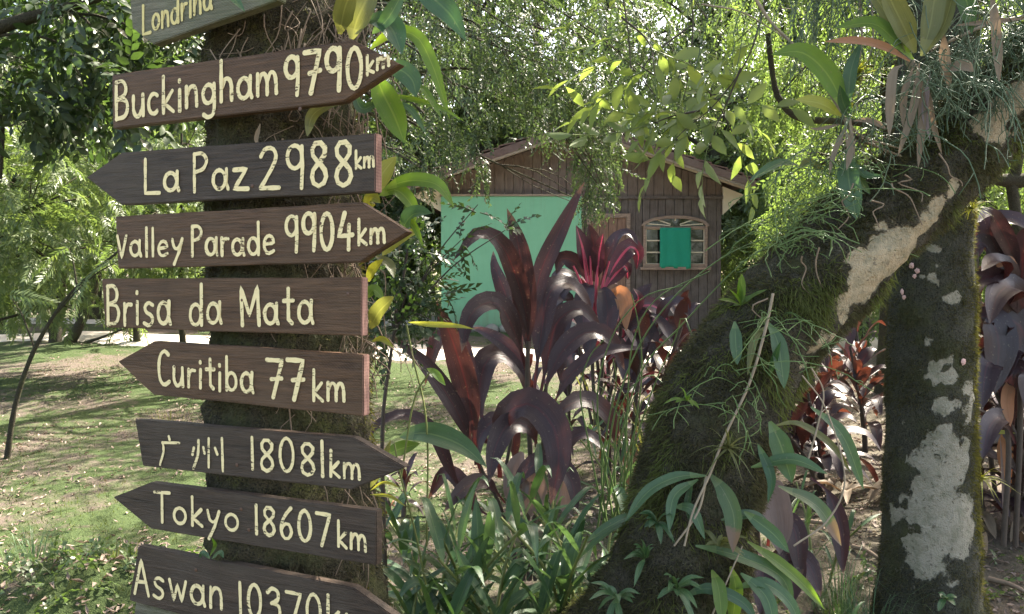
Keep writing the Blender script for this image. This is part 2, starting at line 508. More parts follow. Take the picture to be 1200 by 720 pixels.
M = {}
M['ground'] = ground_mat()
M['gravel'] = plain_mat('pale_gravel', (.46, .42, .36), .9, .35, 30, .6, .2)
M['sign'] = wood_mat('varnished_dark_wood', (.036, .019, .011), (.150, .080, .043), (.120, .075, .047), 'X', .5)
M['sign_dark'] = wood_mat('near_black_wood', (.027, .019, .014), (.084, .056, .040), (.086, .066, .050), 'X', .52)
M['sign_grey'] = wood_mat('weathered_grey_wood', (.085, .078, .055), (.23, .205, .15), (.12, .13, .075), 'X', .75)
M['sawn'] = wood_mat('sunlit_red_end_grain', (.17, .085, .068), (.32, .19, .155), None, 'Z', .7)  # board-end wood, with sunlight put into its paler pink tone
M['iron'] = plain_mat('rusty_iron', (.10, .05, .03), .6, .3, 60)
M['batten'] = wood_mat('dark_batten', (.009, .007, .006), (.026, .019, .015), (.024, .022, .016), 'Z', .65)
M['bark_sign'] = bark_mat('fibrous_mossy_bark', (.045, .048, .020), (.095, .070, .050), (.26, .21, .16), .86, (.13, .13, .04))
M['bark_lean'] = bark_mat('dark_moss_bark', (.042, .044, .025), (.098, .080, .060), (.58, .47, .31), .62, (.075, .074, .036))
M['bark_pale'] = bark_mat('dark_moss_on_pale_bark', (.048, .053, .036), (.090, .084, .068), (.45, .42, .335), .62, (.065, .068, .036), .20)
M['bark_plain'] = bark_mat('grey_brown_bark', (.045, .045, .028), (.07, .055, .04), (.2, .18, .15), .9, (.07, .07, .03))
M['moss'] = leaf_mat('moss_fuzz', [(.030, .034, .016), (.060, .064, .028), (.10, .105, .048), (.075, .062, .042)], (1.3, 1.35, .9), .35, .8, .1)
M['moss_shag'] = leaf_mat('shaggy_moss', [(.045, .060, .018), (.080, .096, .030), (.12, .13, .048)], (1.3, 1.4, .8), .35, .8, .1)
M['moss_sunlit'] = leaf_mat('sunlit_moss_fuzz', [(.035, .036, .010), (.07, .068, .018), (.12, .11, .028)], (1.3, 1.3, .7), .35, .8, .1)  # yellower copy of the moss, tinted for the sunlight on it
M['root'] = plain_mat('dry_root', (.20, .145, .10), .85, .4, 40)
M['stick'] = plain_mat('pale_dry_stem', (.27, .215, .15), .75, .45, 40, .6)
M['dry'] = blade_mat('dry_brown_leaf', (.13, .095, .062), (.24, .185, .125), (.2, .15, .10), (.12, .085, .058), (1.1, .9, .7), .25, .7)
M['dry_grey'] = blade_mat('dead_grey_leaf', (.13, .095, .09), (.23, .18, .16), (.2, .15, .13), (.10, .07, .06), (1.1, .85, .7), .2, .6)
M['cordy'] = blade_mat('maroon_leaf', (.022, .012, .015), (.040, .022, .026), (.060, .018, .022), (.064, .028, .019), (2.2, 1.2, .8), .22, .42, 1.8, .42, .06, (.15, .10, .07), .93)
M['cordy_pink'] = blade_mat('maroon_pink_leaf', (.032, .011, .018), (.058, .018, .026), (.36, .06, .11), (.085, .02, .024), (1.7, 1.1, 1.1), .15, .38, 1.2, .5, .13)
M['cordy_dark'] = blade_mat('blackish_purple_leaf', (.018, .010, .014), (.034, .018, .023), (.05, .016, .020), (.042, .015, .013), (2.0, 1.2, .9), .16, .38, 1.3, .3, .06)
M['cordy_stem'] = plain_mat('red_stalk', (.13, .022, .030), .4, .4, 30)
M['pink_stalk'] = plain_mat('pink_stalk', (.42, .06, .10), .4, .3, 30)
M['cane'] = plain_mat('brown_cane', (.06, .045, .034), .8, .4, 40, .5)
M['green'] = blade_mat('mid_green_blade', (.036, .078, .034), (.068, .125, .050), (.12, .18, .07), (.06, .10, .05), (1.5, 1.6, .8), .34, .36, 1., .45)
M['green_dk'] = blade_mat('dark_green_blade', (.024, .060, .028), (.046, .095, .042), (.08, .13, .055), (.045, .08, .04), (1.6, 1.8, .7), .35, .33, 1., .3)
M['green_br'] = blade_mat('bright_green_blade', (.075, .145, .022), (.125, .20, .035), (.18, .25, .06), (.10, .16, .035), (1.9, 1.9, .6), .55, .38, 1., .25)
M['green_ol'] = blade_mat('olive_blade', (.085, .098, .034), (.14, .15, .06), (.18, .19, .08), (.10, .11, .05), (1.7, 1.6, .7), .45, .42, 1., .4)
M['green_tip'] = blade_mat('green_blade_brown_tip', (.040, .078, .030), (.075, .115, .046), (.12, .16, .07), (.06, .09, .04), (1.5, 1.5, .7), .35, .38, 1., .4, .05, (.16, .105, .075), .70)
M['yellow'] = blade_mat('yellow_green_blade', (.19, .21, .04), (.28, .29, .07), (.32, .33, .10), (.2, .22, .05), (1.7, 1.6, .6), .5, .42)
M['orange'] = blade_mat('orange_dead_leaf', (.22, .10, .05), (.33, .17, .085), (.26, .13, .06), (.20, .09, .045), (1.2, .9, .6), .3, .6)
M['cactus'] = plain_mat('grey_green_strands', (.075, .11, .055), .55, .35, 15)
M['cactus_br'] = plain_mat('green_strands', (.10, .155, .045), .5, .35, 15)
M['stalk'] = plain_mat('green_stalk', (.15, .17, .05), .5, .3, 30)
# crowns
M['lf_drop'] = leaf_mat('dark_fine_leaf', [(.020, .036, .018), (.034, .055, .025), (.055, .078, .034)], (1.6, 1.7, .9), .32)
M['lf_feather'] = leaf_mat('feathery_leaf', [(.038, .068, .032), (.062, .100, .044), (.12, .148, .056)], (1.5, 1.6, .8), .42, .45)
M['lf_dark'] = leaf_mat('dark_broad_leaf', [(.014, .026, .012), (.022, .038, .016), (.035, .055, .020)], (1.7, 1.9, .8), .35)
M['lf_mid'] = leaf_mat('mid_green_leaf', [(.034, .058, .026), (.052, .084, .034), (.085, .12, .046)], (1.6, 1.7, .8), .42)
M['lf_bright'] = leaf_mat('fresh_green_leaf', [(.050, .090, .032), (.075, .125, .045), (.12, .165, .058)], (1.6, 1.6, .8), .48)
M['lf_twig'] = leaf_mat('light_twig_leaf', [(.085, .125, .045), (.115, .16, .06), (.15, .185, .075)], (1.7, 1.7, .7), .5, .42)
M['lf_far'] = leaf_mat('far_leaf', [(.050, .082, .038), (.080, .118, .050), (.13, .165, .068)], (1.5, 1.6, .8), .42)
M['grass'] = leaf_mat('grass_blade', [(.026, .044, .014), (.048, .070, .022), (.085, .098, .038)], (1.5, 1.5, .7), .35, .7, .15)
M['litter'] = leaf_mat('dry_litter', [(.085, .060, .046), (.15, .112, .090), (.25, .20, .172), (.11, .076, .062), (.19, .145, .115)], (1.1, 1., .8), .1, .7, .25)
# hut
M['plank'] = wood_mat('weathered_brown_planks', (.060, .046, .042), (.140, .108, .098), (.155, .130, .120), 'Z', .75)
M['plank_up'] = wood_mat('gable_planks', (.080, .056, .048), (.18, .128, .108), (.175, .14, .122), 'Z', .75)
M['door'] = wood_mat('red_brown_door', (.14, .078, .058), (.26, .155, .115), None, 'Z', .65)
M['trim'] = wood_mat('pale_trim', (.20, .145, .11), (.36, .27, .20), (.22, .19, .15), 'X', .7)
M['barge'] = wood_mat('brown_bargeboard', (.075, .045, .037), (.17, .105, .085), (.16, .12, .10), 'X', .7)
M['tile'] = plain_mat('brown_roof_tile', (.13, .075, .058), .85, .45, 14, .5)
def mint_mat():
    m, nt, bs, out = new_mat('mint_green_plaster')
    co = objco(nt)
    a, b = noise_(nt, co, 2.2, 5, .7), noise_(nt, N(nt, 'ShaderNodeMapping', {'Vector': co, 'Scale': (9, 9, .7)}).outputs[0], 1.5, 5, .7)
    c = mixc(nt, a, (.15, .36, .225), (.235, .49, .32))
    st = N(nt, 'ShaderNodeMapRange', {'Value': b, 'From Min': .50, 'From Max': .78, 'To Max': .5}).outputs[0]
    c = mixc(nt, st, c, (.18, .30, .20))
    z = N(nt, 'ShaderNodeSeparateXYZ', {0: co}).outputs[2]
    sp = N(nt, 'ShaderNodeMapRange', {'Value': math_(nt, 'ADD', z, math_(nt, 'MULTIPLY', b, -.5)), 'From Min': -.25, 'From Max': .22, 'To Min': .65, 'To Max': 0.}).outputs[0]
    c = mixc(nt, sp, c, (.17, .20, .13))          # mud splashed up from the ground
    nt.links.new(c, bs.inputs['Base Color']); bs.inputs['Roughness'].default_value = .85; bs.inputs['Specular IOR Level'].default_value = .2
    bump(nt, bs, noise_(nt, co, 40., 5, .7), .35, .006)
    return m
M['mint'] = mint_mat()
def paint_mat(name, col, wear):
    m, nt, bs, out = new_mat(name)
    co = objco(nt)
    n1 = noise_(nt, N(nt, 'ShaderNodeMapping', {'Vector': co, 'Scale': (30, 30, 150)}).outputs[0], 1.4, 5, .7)
    n2 = noise_(nt, co, 28., 4, .65)
    c = mixc(nt, n2, tuple(q * .80 for q in col), tuple(min(1, q * 1.12) for q in col))
    nt.links.new(c, bs.inputs['Base Color']); bs.inputs['Roughness'].default_value = .6; bs.inputs['Specular IOR Level'].default_value = .25
    bump(nt, bs, n1, .5, .003)
    v = math_(nt, 'ADD', math_(nt, 'MULTIPLY', n1, .55), math_(nt, 'MULTIPLY', n2, .45))
    al = N(nt, 'ShaderNodeMapRange', {'Value': v, 'From Min': wear, 'From Max': wear + .05}).outputs[0]
    tr = nt.nodes.new('ShaderNodeBsdfTransparent')
    mx = N(nt, 'ShaderNodeMixShader', {0: al, 1: tr.outputs[0], 2: bs.outputs[0]}); nt.links.new(mx.outputs[0], out.inputs[0])
    return m
M['paint'] = paint_mat('cream_brush_paint', (.84, .67, .36), .40)
M['paint_old'] = paint_mat('faded_cream_paint', (.66, .53, .22), .38)
M['cream'] = plain_mat('cream_soffit', (.58, .49, .39), .7, .1, 8)
M['cloth'] = plain_mat('teal_cloth', (.02, .23, .15), .85, .18, 60, .25, .2)
M['frame'] = wood_mat('window_timber', (.19, .125, .10), (.33, .235, .185), None, 'X', .65)
M['bar'] = plain_mat('cream_glazing_bar', (.52, .44, .34), .6, .12, 30)
M['stone'] = plain_mat('grey_stone', (.22, .21, .185), .9, .35, 9, .6, .2)
M['conc'] = plain_mat('weathered_concrete', (.36, .34, .30), .9, .25, 8, .4, .2)
def glass_mat():
    m, nt, bs, out = new_mat('dark_glass')
    bs.inputs['Base Color'].default_value = (.02, .02, .018, 1); bs.inputs['Roughness'].default_value = .06
    bs.inputs['Specular IOR Level'].default_value = .7
    bump(nt, bs, noise_(nt, objco(nt), 5., 2), .08, .01)
    return m
M['glass'] = glass_mat()
M['pink'] = plain_mat('pink_lichen', (.56, .36, .33), .9, .2, 40, .4, .1)
M['lichen'] = plain_mat('pale_lichen', (.52, .54, .44), .9, .2, 40, .4, .1)
# ------------------------------------------------------------------ the ground
def make_ground():
    def axis(lo, hi, near_lo, near_hi, dn, df):
        a = list(np.arange(lo, near_lo, df)) + list(np.arange(near_lo, near_hi, dn)) + list(np.arange(near_hi, hi + df, df))
        return np.array(a)
    xs = axis(-120, 120, -8, 9, .11, 4.0); ys = axis(-24, 160, .0, 15, .11, 4.0)
    X, Y = np.meshgrid(xs, ys)
    V = np.array([(x, y, gz(x, y)) for x, y in zip(X.ravel(), Y.ravel())])
    nx, ny = len(xs), len(ys)
    i, k = np.meshgrid(np.arange(ny - 1), np.arange(nx - 1), indexing='ij')
    F = np.stack([i * nx + k, i * nx + k + 1, (i + 1) * nx + k + 1, (i + 1) * nx + k], -1).reshape(-1, 4)
    o = obj('ground', V, F, M['ground']); tag(o, kind='structure')
make_ground()

def ribbon(name, pts, w, mat, lift):
    p = spline(np.array(pts, float), 90)
    T = unit(np.gradient(p, axis=0)); W = np.stack([-T[:, 1], T[:, 0]], 1)
    V, m = [], 9
    for q, s, i in zip(p, W, range(90)):
        for j in range(m):
            u = (j / (m - 1) - .5) * 2
            ww = w * (1 + .22 * mnoise.noise((q[0] * .9, q[1] * .9, 3 + (u > 0))))
            x, y = q + s * u * ww / 2
            V.append((x, y, gz(x, y) + lift * (1 - u ** 4) - .01 * (abs(u) > .99)))
    i, k = np.meshgrid(np.arange(89), np.arange(m - 1), indexing='ij')
    F = np.stack([i * m + k, i * m + k + 1, (i + 1) * m + k + 1, (i + 1) * m + k], -1).reshape(-1, 4)
    tag(obj(name, np.array(V), F, mat), kind='structure')
ribbon('gravel_path', [(-14, 12.0), (-7, 12.2), (-2.2, 10.9), (.8, 10.4), (3.2, 10.9), (6, 11.8), (12, 12)], 1.25, M['gravel'], .03)
ribbon('gravel_drive', [(-16, 16.3), (-6, 16.0), (-1.9, 16.2), (-1.0, 21), (-1.5, 30)], 2.4, M['gravel'], .03)

# ------------------------------------------------------------------ the hut
HD = 13.2; S = HD / F_PX
def hx(px): return (px - 600) * S
def hz(py): return P(600, py, HD)[2]
def make_hut():
    h = thing('hut', (1.1, HD, gz(1.1, HD)), 'wooden hut with brown plank walls, a mint green panel and a shallow tiled gable roof', 'hut')
    zb = gz(1.1, HD) - .25
    xl, xr = hx(519), hx(845)
    ax, az = hx(677), hz(151)
    slope = (hz(151) - hz(217)) / (hx(872) - hx(677))
    def roofz(x): return az - abs(x - ax) * slope
    deep = 5.6
    zt = hz(232)
    # side and back walls as a shell, the front made of planks
    m = MB()
    m.box(xl, xl + .1, HD + .06, HD + deep, zb, roofz(xl) - .10); m.box(xr - .1, xr, HD + .06, HD + deep, zb, roofz(xr) - .10)
    m.box(xl + .101, xr - .101, HD + deep - .1, HD + deep, zb, roofz(xl) - .1)
    m.box(xl + .101, xr - .101, HD + .07, HD + .10, zb, roofz(xl) - .1)
    m.prism([(xl + .1, roofz(xl) - .09), (xr - .1, roofz(xr) - .09), (ax, az - .14)], HD + .07, HD + .10)
    m.build('side_wall', M['cream'], h)
    # door and window openings are covered by their own frames
    m = MB(); r = random.Random(3)
    x = hx(684)
    dx0, dx1, wx0, wx1 = hx(687), hx(738), hx(753), hx(828)
    wz0, wz1 = hz(313), hz(266)
    while x < xr - .02:
        w = min(r.uniform(.105, .15), xr - x); y = HD + r.uniform(0, .012)
        def plank(z0, z1, yy): m.box(x + .004, x + w - .004, yy, HD + .068, z0 + r.uniform(0, .01), z1)
        cx = x + w / 2
        if wx0 < cx < wx1:
            plank(zb, wz0 + .02, y); plank(wz1, zt - .02, y)
        else: plank(zb, zt - .02, y)
        x += w
    m.build('plank_wall', M['plank'], h)
    m = MB(); x = xl + .01
    while x < xr - .03:
        w = min(r.uniform(.12, .165), xr - x); y = HD + r.uniform(0, .014)
        z1, z2 = roofz(x) - .1, roofz(x + w) - .1
        m.prism([(x + .004, zt + .022), (x + w - .004, zt + .022), (x + w - .004, z2), (x + .004, z1)], y, HD + .066)
        x += w
    m.build('gable_planks', M['plank_up'], h)
    MB().box(hx(682), xr + .01, HD - .03, HD + .03, zt - .022, zt + .02).build('ledger_board', M['plank'], h)
    # the green masonry panel, with a thin cap
    g = MB().box(xl - .02, hx(681), HD - .075, HD + .05, zb, zt + .01).build('green_wall', M['mint'], h)
    MB().box(xl - .04, hx(682), HD - .095, HD + .052, zt + .012, zt + .045).build('wall_cap', M['trim'], g)
    # footing stones
    r = random.Random(9)
    m = MB(); x = xl - .1
    while x < hx(684):
        w = r.uniform(.14, .3); bm = bmesh.new(); bmesh.ops.create_icosphere(bm, subdivisions=2, radius=1)
        V = np.array([v.co for v in bm.verts]); F = [[v.index for v in f.verts] for f in bm.faces]; bm.free()
        V = V * (1 + .22 * np.array([[mnoise.noise(Vector(v) * 1.3 + Vector((x, 0, 0)))] for v in V]))
        V = V * (w / 2 * 1.05, .12, r.uniform(.07, .12)) + (x + w / 2, HD - .17, gz(x, HD - .17) + .03)
        m.add(V, F); x += w
    m.build('footing_stones', M['stone'], h, smooth=True)
    # roof: two tiled slopes, bargeboards, soffit boxes
    ex = hx(874) - ax
    y0, y1 = HD - .5, HD + deep + .4
    ca = math.atan(slope)
    for s in (-1, 1):
        m = MB(); rows = 11
        L = (ex + .04) / math.cos(ca)
        for i in range(rows):                     # overlapping rows of tiles
            a, b = L * i / rows, L * (i + 1) / rows + .03
            for kx in range(26):
                ya, yb = y0 + (y1 - y0) * kx / 26 + .004, y0 + (y1 - y0) * (kx + 1) / 26 - .004
                dz = r.uniform(-.006, .006)
                V = []
                for (u, l) in ((a, .012), (b, .045)):
                    for yy in (ya, yb):
                        for th in (0, .022):
                            px_, pz_ = u * math.cos(ca), -u * math.sin(ca)
                            V.append((ax + s * px_, yy, az + pz_ + l + th + dz))
                m.add(V, [(0, 1, 3, 2), (4, 6, 7, 5), (0, 4, 5, 1), (2, 3, 7, 6), (1, 5, 7, 3), (0, 2, 6, 4)])
        rf = m.build('roof_slope', M['tile'], h)
        def strip(name, dz0, dz1, ya, yb, mat, x0=0., x1=None):
            x1 = ex if x1 is None else x1
            xa, xb = ax + s * x0, ax + s * x1
            za, zb_ = az - x0 * slope, az - x1 * slope
            return MB().prism([(xa, za + dz0), (xb, zb_ + dz0), (xb, zb_ + dz1), (xa, za + dz1)], ya, yb).build(name, mat, rf)
        strip('bargeboard', -.115, .008, y0 - .02, y0 + .02, M['barge'], .002)
        strip('barge_trim', -.155, -.117, y0 - .012, y0 + .012, M['trim'], .002)
        strip('soffit', -.09, -.065, y0 + .022, HD - .02, M['cream'], .002)
        xe = ax + s * ex
        xw = xr if s > 0 else xl
        m = MB()
        m.prism([(xw + s * .015, roofz(xw) - .16), (xe - s * .05, roofz(xe) - .16), (xw + s * .015, roofz(xw) - .62)], HD - .02, HD + .25)
        m.build('eave_bracket', M['cream'], rf)
    # door
    zd0, zd1 = gz(dx0, HD) + .02, hz(256)
    d = MB(); n = 4
    for i in range(n):
        a, b = dx0 + .07 + (dx1 - dx0 - .14) * i / n, dx0 + .07 + (dx1 - dx0 - .14) * (i + 1) / n
        d.box(a + .004, b - .004, HD - .025, HD - .004, zd0, zd1)
    d = d.build('door', M['door'], h)
    f = MB(); f.box(dx0, dx0 + .066, HD - .05, HD - .003, zd0, zd1 + .07); f.box(dx1 - .066, dx1, HD - .05, HD - .003, zd0, zd1 + .07)
    f.box(dx0 + .068, dx1 - .068, HD - .048, HD - .003, zd1 + .004, zd1 + .07)
    f.build('door_frame', M['frame'], d)
    bm = MB(); bm.add(*tube([(dx1 - .11, HD - .09, zd0 + 1.0), (dx1 - .11, HD - .09, zd0 + 1.1)], .012, 8)); bm.box(dx1 - .125, dx1 - .095, HD - .085, HD - .026, zd0 + .99, zd0 + 1.01)
    bm.build('handle', M['iron'], d)
    # window: frame, two small sashes, fanlight, cloth
    cx = (wx0 + wx1) / 2; hw = (wx1 - wx0) / 2; t = .045
    w = MB()
    yA, yB = HD - .05, HD + .03
    w.box(wx0, wx0 + t, yA, yB, wz0, wz1); w.box(wx1 - t, wx1, yA, yB, wz0, wz1)
    w.box(wx0 + t + .002, wx1 - t - .002, yA + .003, yB, wz0, wz0 + t); w.box(wx0 + t + .002, wx1 - t - .002, yA + .003, yB, wz1 - t * .8, wz1)
    w.box(wx0 - .05, wx1 + .05, yA - .04, yB, wz0 - .05, wz0 - .003)
    rise = hz(253.5) - wz1
    outer = [(cx + (hw + .03) * math.cos(a), wz1 + .004 + rise * math.sin(a)) for a in np.linspace(0, math.pi, 21)]
    inner = [(cx + (hw - .03) * math.cos(a), wz1 + .004 + (rise - .05) * math.sin(a)) for a in np.linspace(0, math.pi, 21)]
    for i in range(20): w.prism([outer[i], outer[i + 1], inner[i + 1], inner[i]], yA + .005, yB)
    w = w.build('window_frame', M['frame'], h)
    g = MB(); g.box(wx0 + .02, wx1 - .02, HD + .02, HD + .026, wz0 + .02, wz1 - .01)
    g.prism([(cx + (hw - .02) * math.cos(a), wz1 + .006 + (rise - .04) * math.sin(a)) for a in np.linspace(0, math.pi, 17)], HD + .0, HD + .008)
    g.build('pane', M['glass'], w)
    b = MB()
    for s in (-1, 1):
        x0 = cx + s * (hw - t - .002); x1 = cx + s * (hw * .43)
        xa, xb = min(x0, x1), max(x0, x1)
        for i in range(4):
            z = wz0 + t + (wz1 - wz0 - 1.8 * t) * i / 3
            b.box(xa, xb, HD - .02, HD + .01, z - .011, z + .011)
        for xx in (xa, xb): b.box(xx - .012, xx + .012, HD - .024, HD + .012, wz0 + t, wz1 - t)
    for a in np.linspace(.35, math.pi - .35, 5):
        p0 = np.array((cx, wz1 + .01)); p1 = np.array((cx + (hw - .04) * math.cos(a), wz1 + (rise - .045) * math.sin(a)))
        q = unit(p1 - p0); nn = np.array((-q[1], q[0])) * .009
        s0 = p0 + q * .08
        b.prism([tuple(s0 + nn), tuple(s0 - nn), tuple(p1 - nn), tuple(p1 + nn)], HD - .03 + .001 * a, HD - .005)
    b.build('glazing_bars', M['bar'], w)
    # cloth hung outside over the middle
    V, nx, nz = [], 15, 15
    x0, x1, z0, z1 = hx(772), hx(808), hz(315), hz(267.5)
    for k in range(nz):
        for i in range(nx):
            u, v = i / (nx - 1), k / (nz - 1)
            V.append((x0 + (x1 - x0) * u + .012 * mnoise.noise((v * 3, u, 1)), HD - .085 - .012 * math.sin(u * 15 + v * 1.3) * (1 - .5 * v) - .012 * mnoise.noise((u * 4, v * 4, 2)), z0 + (z1 - z0) * v + .008 * math.sin(u * 6) * (1 - v)))
    F = [(k * nx + i, k * nx + i + 1, (k + 1) * nx + i + 1, (k + 1) * nx + i) for k in range(nz - 1) for i in range(nx - 1)]
    c = obj('curtain', np.array(V), F, M['cloth'], w, label='teal cloth covering the middle of the window')
    sm = c.modifiers.new('thick', 'SOLIDIFY'); sm.thickness = .006
    return h
make_hut()

# ------------------------------------------------------------------ trees
def limb(m, a, b, r0, r1, bend, r, n=9, nseg=7, rough=.1):
    a, b = np.asarray(a, float), np.asarray(b, float)
    mid = (a + b) / 2 + r.normal(0, bend, 3) * np.linalg.norm(b - a) + np.array([0, 0, .12 * np.linalg.norm(b - a)])
    p = spline([a, mid, b], n)
    V, F = tube(p, np.linspace(r0, r1, n), nseg, rough, 4)
    m.add(V, F, bare=np.zeros(len(V)))
    return p

def tree(name, label, cat, base, H, tr, clumps, temps, mat, seed, size=1., down=.35, lean=(0, 0), group=None, barkm='bark_plain', hang=False):
    """clumps: list of (x, y, z, radius, count) relative to the base"""
    r = np.random.default_rng(seed)
    base = np.array(base, float)
    t = thing(name, base, label, cat, group)
    m = MB()
    top = base + np.array([lean[0], lean[1], H])
    tp = spline([base - (0, 0, .25), base + np.array([lean[0] * .3 + r.normal(0, .05) * H * .3, lean[1] * .3 + r.normal(0, .05) * H * .3, H * .45]), top], 26)
    rad = tr * (1 - .72 * np.linspace(0, 1, 26)); rad[:4] *= np.array([1.5, 1.3, 1.15, 1.05])
    V, F = tube(tp, rad, 12, .12, 2.5); m.add(V, F, bare=np.zeros(len(V)))
    cl = []
    for (x, y, z, rr, n) in clumps:
        c = base + np.array([x, y, z]); cl.append((c, rr, n))
        k = int(np.clip(np.argmin(np.abs(tp[:, 2] - (c[2] + (.45 if hang else -.35) * np.linalg.norm((x, y))))), 3, 24))
        q = limb(m, tp[k], c, max(.012, rad[k] * (.22 if hang else .5)), .006 if hang else .01, .08, r)
        for _ in range(3):
            e = c + unit(r.normal(size=3)) * np.mean(rr) * .8
            limb(m, q[5], e, .008 * size + rad[k] * (.03 if hang else .1), .004, .1, r, 6, 4, 0)
    m.build('trunk', M[barkm], t, smooth=True)
    pos, out = clump_points(r, cl)
    dirs = unit(out * .8 + r.normal(0, .35, out.shape) + np.array([0, 0, -down]))
    V, F = scatter(temps, pos, dirs, size * r.uniform(.75, 1.25, len(pos)), r)
    obj('crown', V, F, mat, t)
    return t

rs = np.random.default_rng(21)
T_fine = [spray(rs, 16, .42, .033, .085, .55) for _ in range(5)]
T_hang = [spray(rs, 17, .50, .034, .080, .70, jitter=.35) for _ in range(5)]
T_broad = [spray(rs, 9, .34, .055, .12, .4, shape=leaf11) for _ in range(4)]
T_mid = [spray(rs, 11, .45, .042, .11, .5) for _ in range(5)]
T_pinn = [spray(rs, 13, .50, .034, .135, .40, True, 68, .09) for _ in range(5)]
T_far = [spray(rs, 14, .75, .100, .20, .5) for _ in range(5)]
T_twig = [spray(rs, 6, .28, .040, .105, .35, False, 50, .18, leaf11) for _ in range(4)]

def rand_clumps(seed, n, rx, ry, z0, z1, rad, cnt):
    r = np.random.default_rng(seed); o = []
    for i in range(n):
        a = r.uniform(0, 6.28); q = math.sqrt(r.uniform(0, 1))
        z = r.uniform(z0, z1); w = math.sin(math.pi * (.12 + .8 * (z - z0) / (z1 - z0)))
        o.append((rx * q * w * math.cos(a), ry * q * w * math.sin(a), z, rad * r.uniform(.7, 1.3), int(cnt * r.uniform(.7, 1.3))))
    return o

# forest behind and round the hut: a few kinds, each repeat copied with its own turn and size
kinds = {}
def kind(k):
    if k in kinds: return None
def plant_tree(k, px, d, label, scale=1., rot=0., group='trees behind the hut'):
    b = G(px, d)
    if k not in kinds:
        if k == 'tall_tree':
            o = tree(k, label, 'tree', b, 9.5, .24, rand_clumps(31, 26, 3.4, 3.4, 2.6, 11.5, 1.15, 62), T_far, M['lf_mid'], 31, .78, .4)
        elif k == 'airy_tree':
            o = tree(k, label, 'tree', b, 8.0, .19, rand_clumps(32, 24, 3.0, 3.0, 2.2, 9.5, 1.0, 60), T_far, M['lf_far'], 32, .70, .6)
        elif k == 'dense_tree':
            o = tree(k, label, 'tree', b, 8.5, .28, rand_clumps(33, 28, 3.1, 3.1, 1.8, 10.5, 1.15, 66), T_far, M['lf_dark'], 33, .74, .35)
        elif k == 'bushy_tree':
            o = tree(k, label, 'tree', b, 3.6, .11, rand_clumps(34, 20, 1.8, 1.8, .5, 4.6, .75, 85), T_mid, M['lf_bright'], 34, .80, .5)
        kinds[k] = o
    else:
        o = copy_tree(kinds[k]); o['label'] = label
    o.location = b; o.rotation_euler.z = rot; o.scale = (scale,) * 3; o['group'] = group
    return o
plant_tree('tall_tree', 560, 20, 'tall tree rising behind the left slope of the hut roof', .98, 0)
plant_tree('tall_tree', 712, 22.5, 'tall tree directly behind the ridge of the hut roof', 1.0, 2.1)
plant_tree('airy_tree', 630, 25, 'pale airy tree between the two tall trees behind the hut ridge', 1.3, 1)
plant_tree('airy_tree', 835, 18.6, 'pale airy tree behind the right slope of the hut roof', 1., 3.9)
plant_tree('dense_tree', 930, 21.5, 'dense dark tree just right of the hut, behind the pale airy one', 1.05, .6)
plant_tree('tall_tree', 1060, 19, 'tall tree seen between the mossy limb and the hanging strands', .95, 4.4, 'trees on the right')
plant_tree('dense_tree', 1190, 16.5, 'dense dark tree at the right edge of the photo', .9, 2.6, 'trees on the right')
plant_tree('airy_tree', 480, 21, 'pale airy tree in the gap between the signs and the hut', 1.1, 5.2, 'trees on the left')
plant_tree('dense_tree', 385, 17.5, 'dense dark tree hidden mostly by the right ends of the signs', .92, 1.7, 'trees on the left')
plant_tree('tall_tree', 235, 19, 'tall tree rising behind the left ends of the upper signs', 1.0, 3.1, 'trees on the left')
plant_tree('airy_tree', 105, 17, 'pale airy tree behind the feathery shrubs on the left', 1.05, .4, 'trees on the left')
plant_tree('dense_tree', -20, 15, 'dense dark tree at the left edge of the photo', .9, 4.9, 'trees on the left')
# lower bright greenery
plant_tree('bushy_tree', 938, 15.0, 'fresh green bushy tree beside the right corner of the hut', 1.0, 0, 'bushy small trees')
plant_tree('bushy_tree', 1010, 11, 'fresh green bushy tree seen under the mossy limb', .80, 2.2, 'bushy small trees')
plant_tree('bushy_tree', 905, 20.5, 'fresh green bushy tree farther back on the right of the hut', 1.15, 4.1, 'bushy small trees')
plant_tree('bushy_tree', 1090, 13.5, 'fresh green bushy tree behind the pale patched trunk', 1.05, 1.2, 'bushy small trees')
plant_tree('bushy_tree', 1215, 11.5, 'fresh green bushy tree on the far right behind the maroon plants', .95, 5.0, 'bushy small trees')
plant_tree('bushy_tree', 470, 18.5, 'fresh green bushy tree left of the mint green wall across the drive', .8, 3.3, 'bushy small trees')

# far woodland that closes every gap
def woodland():
    r = np.random.default_rng(77)
    pos = []
    for i in range(5200):
        a = r.uniform(-1.0, 1.0); d = r.uniform(30, 38)
        z = 8.0 * r.random() ** 1.2 + 1.2 * mnoise.noise((a * 9, 0, 2))
        pos.append((d * math.sin(a), d * math.cos(a), .8 + max(.1, z)))
    pos = np.array(pos)
    dirs = unit(r.normal(size=pos.shape) + np.array([0, -.3, -.4]))
    V, F = scatter(T_far, pos, dirs, r.uniform(1.1, 2.2, len(pos)), r)
    tag(obj('woodland', V, F, M['lf_far']), 'pale green wood closing the view behind all the trees', 'wood', None, 'stuff')
woodland()

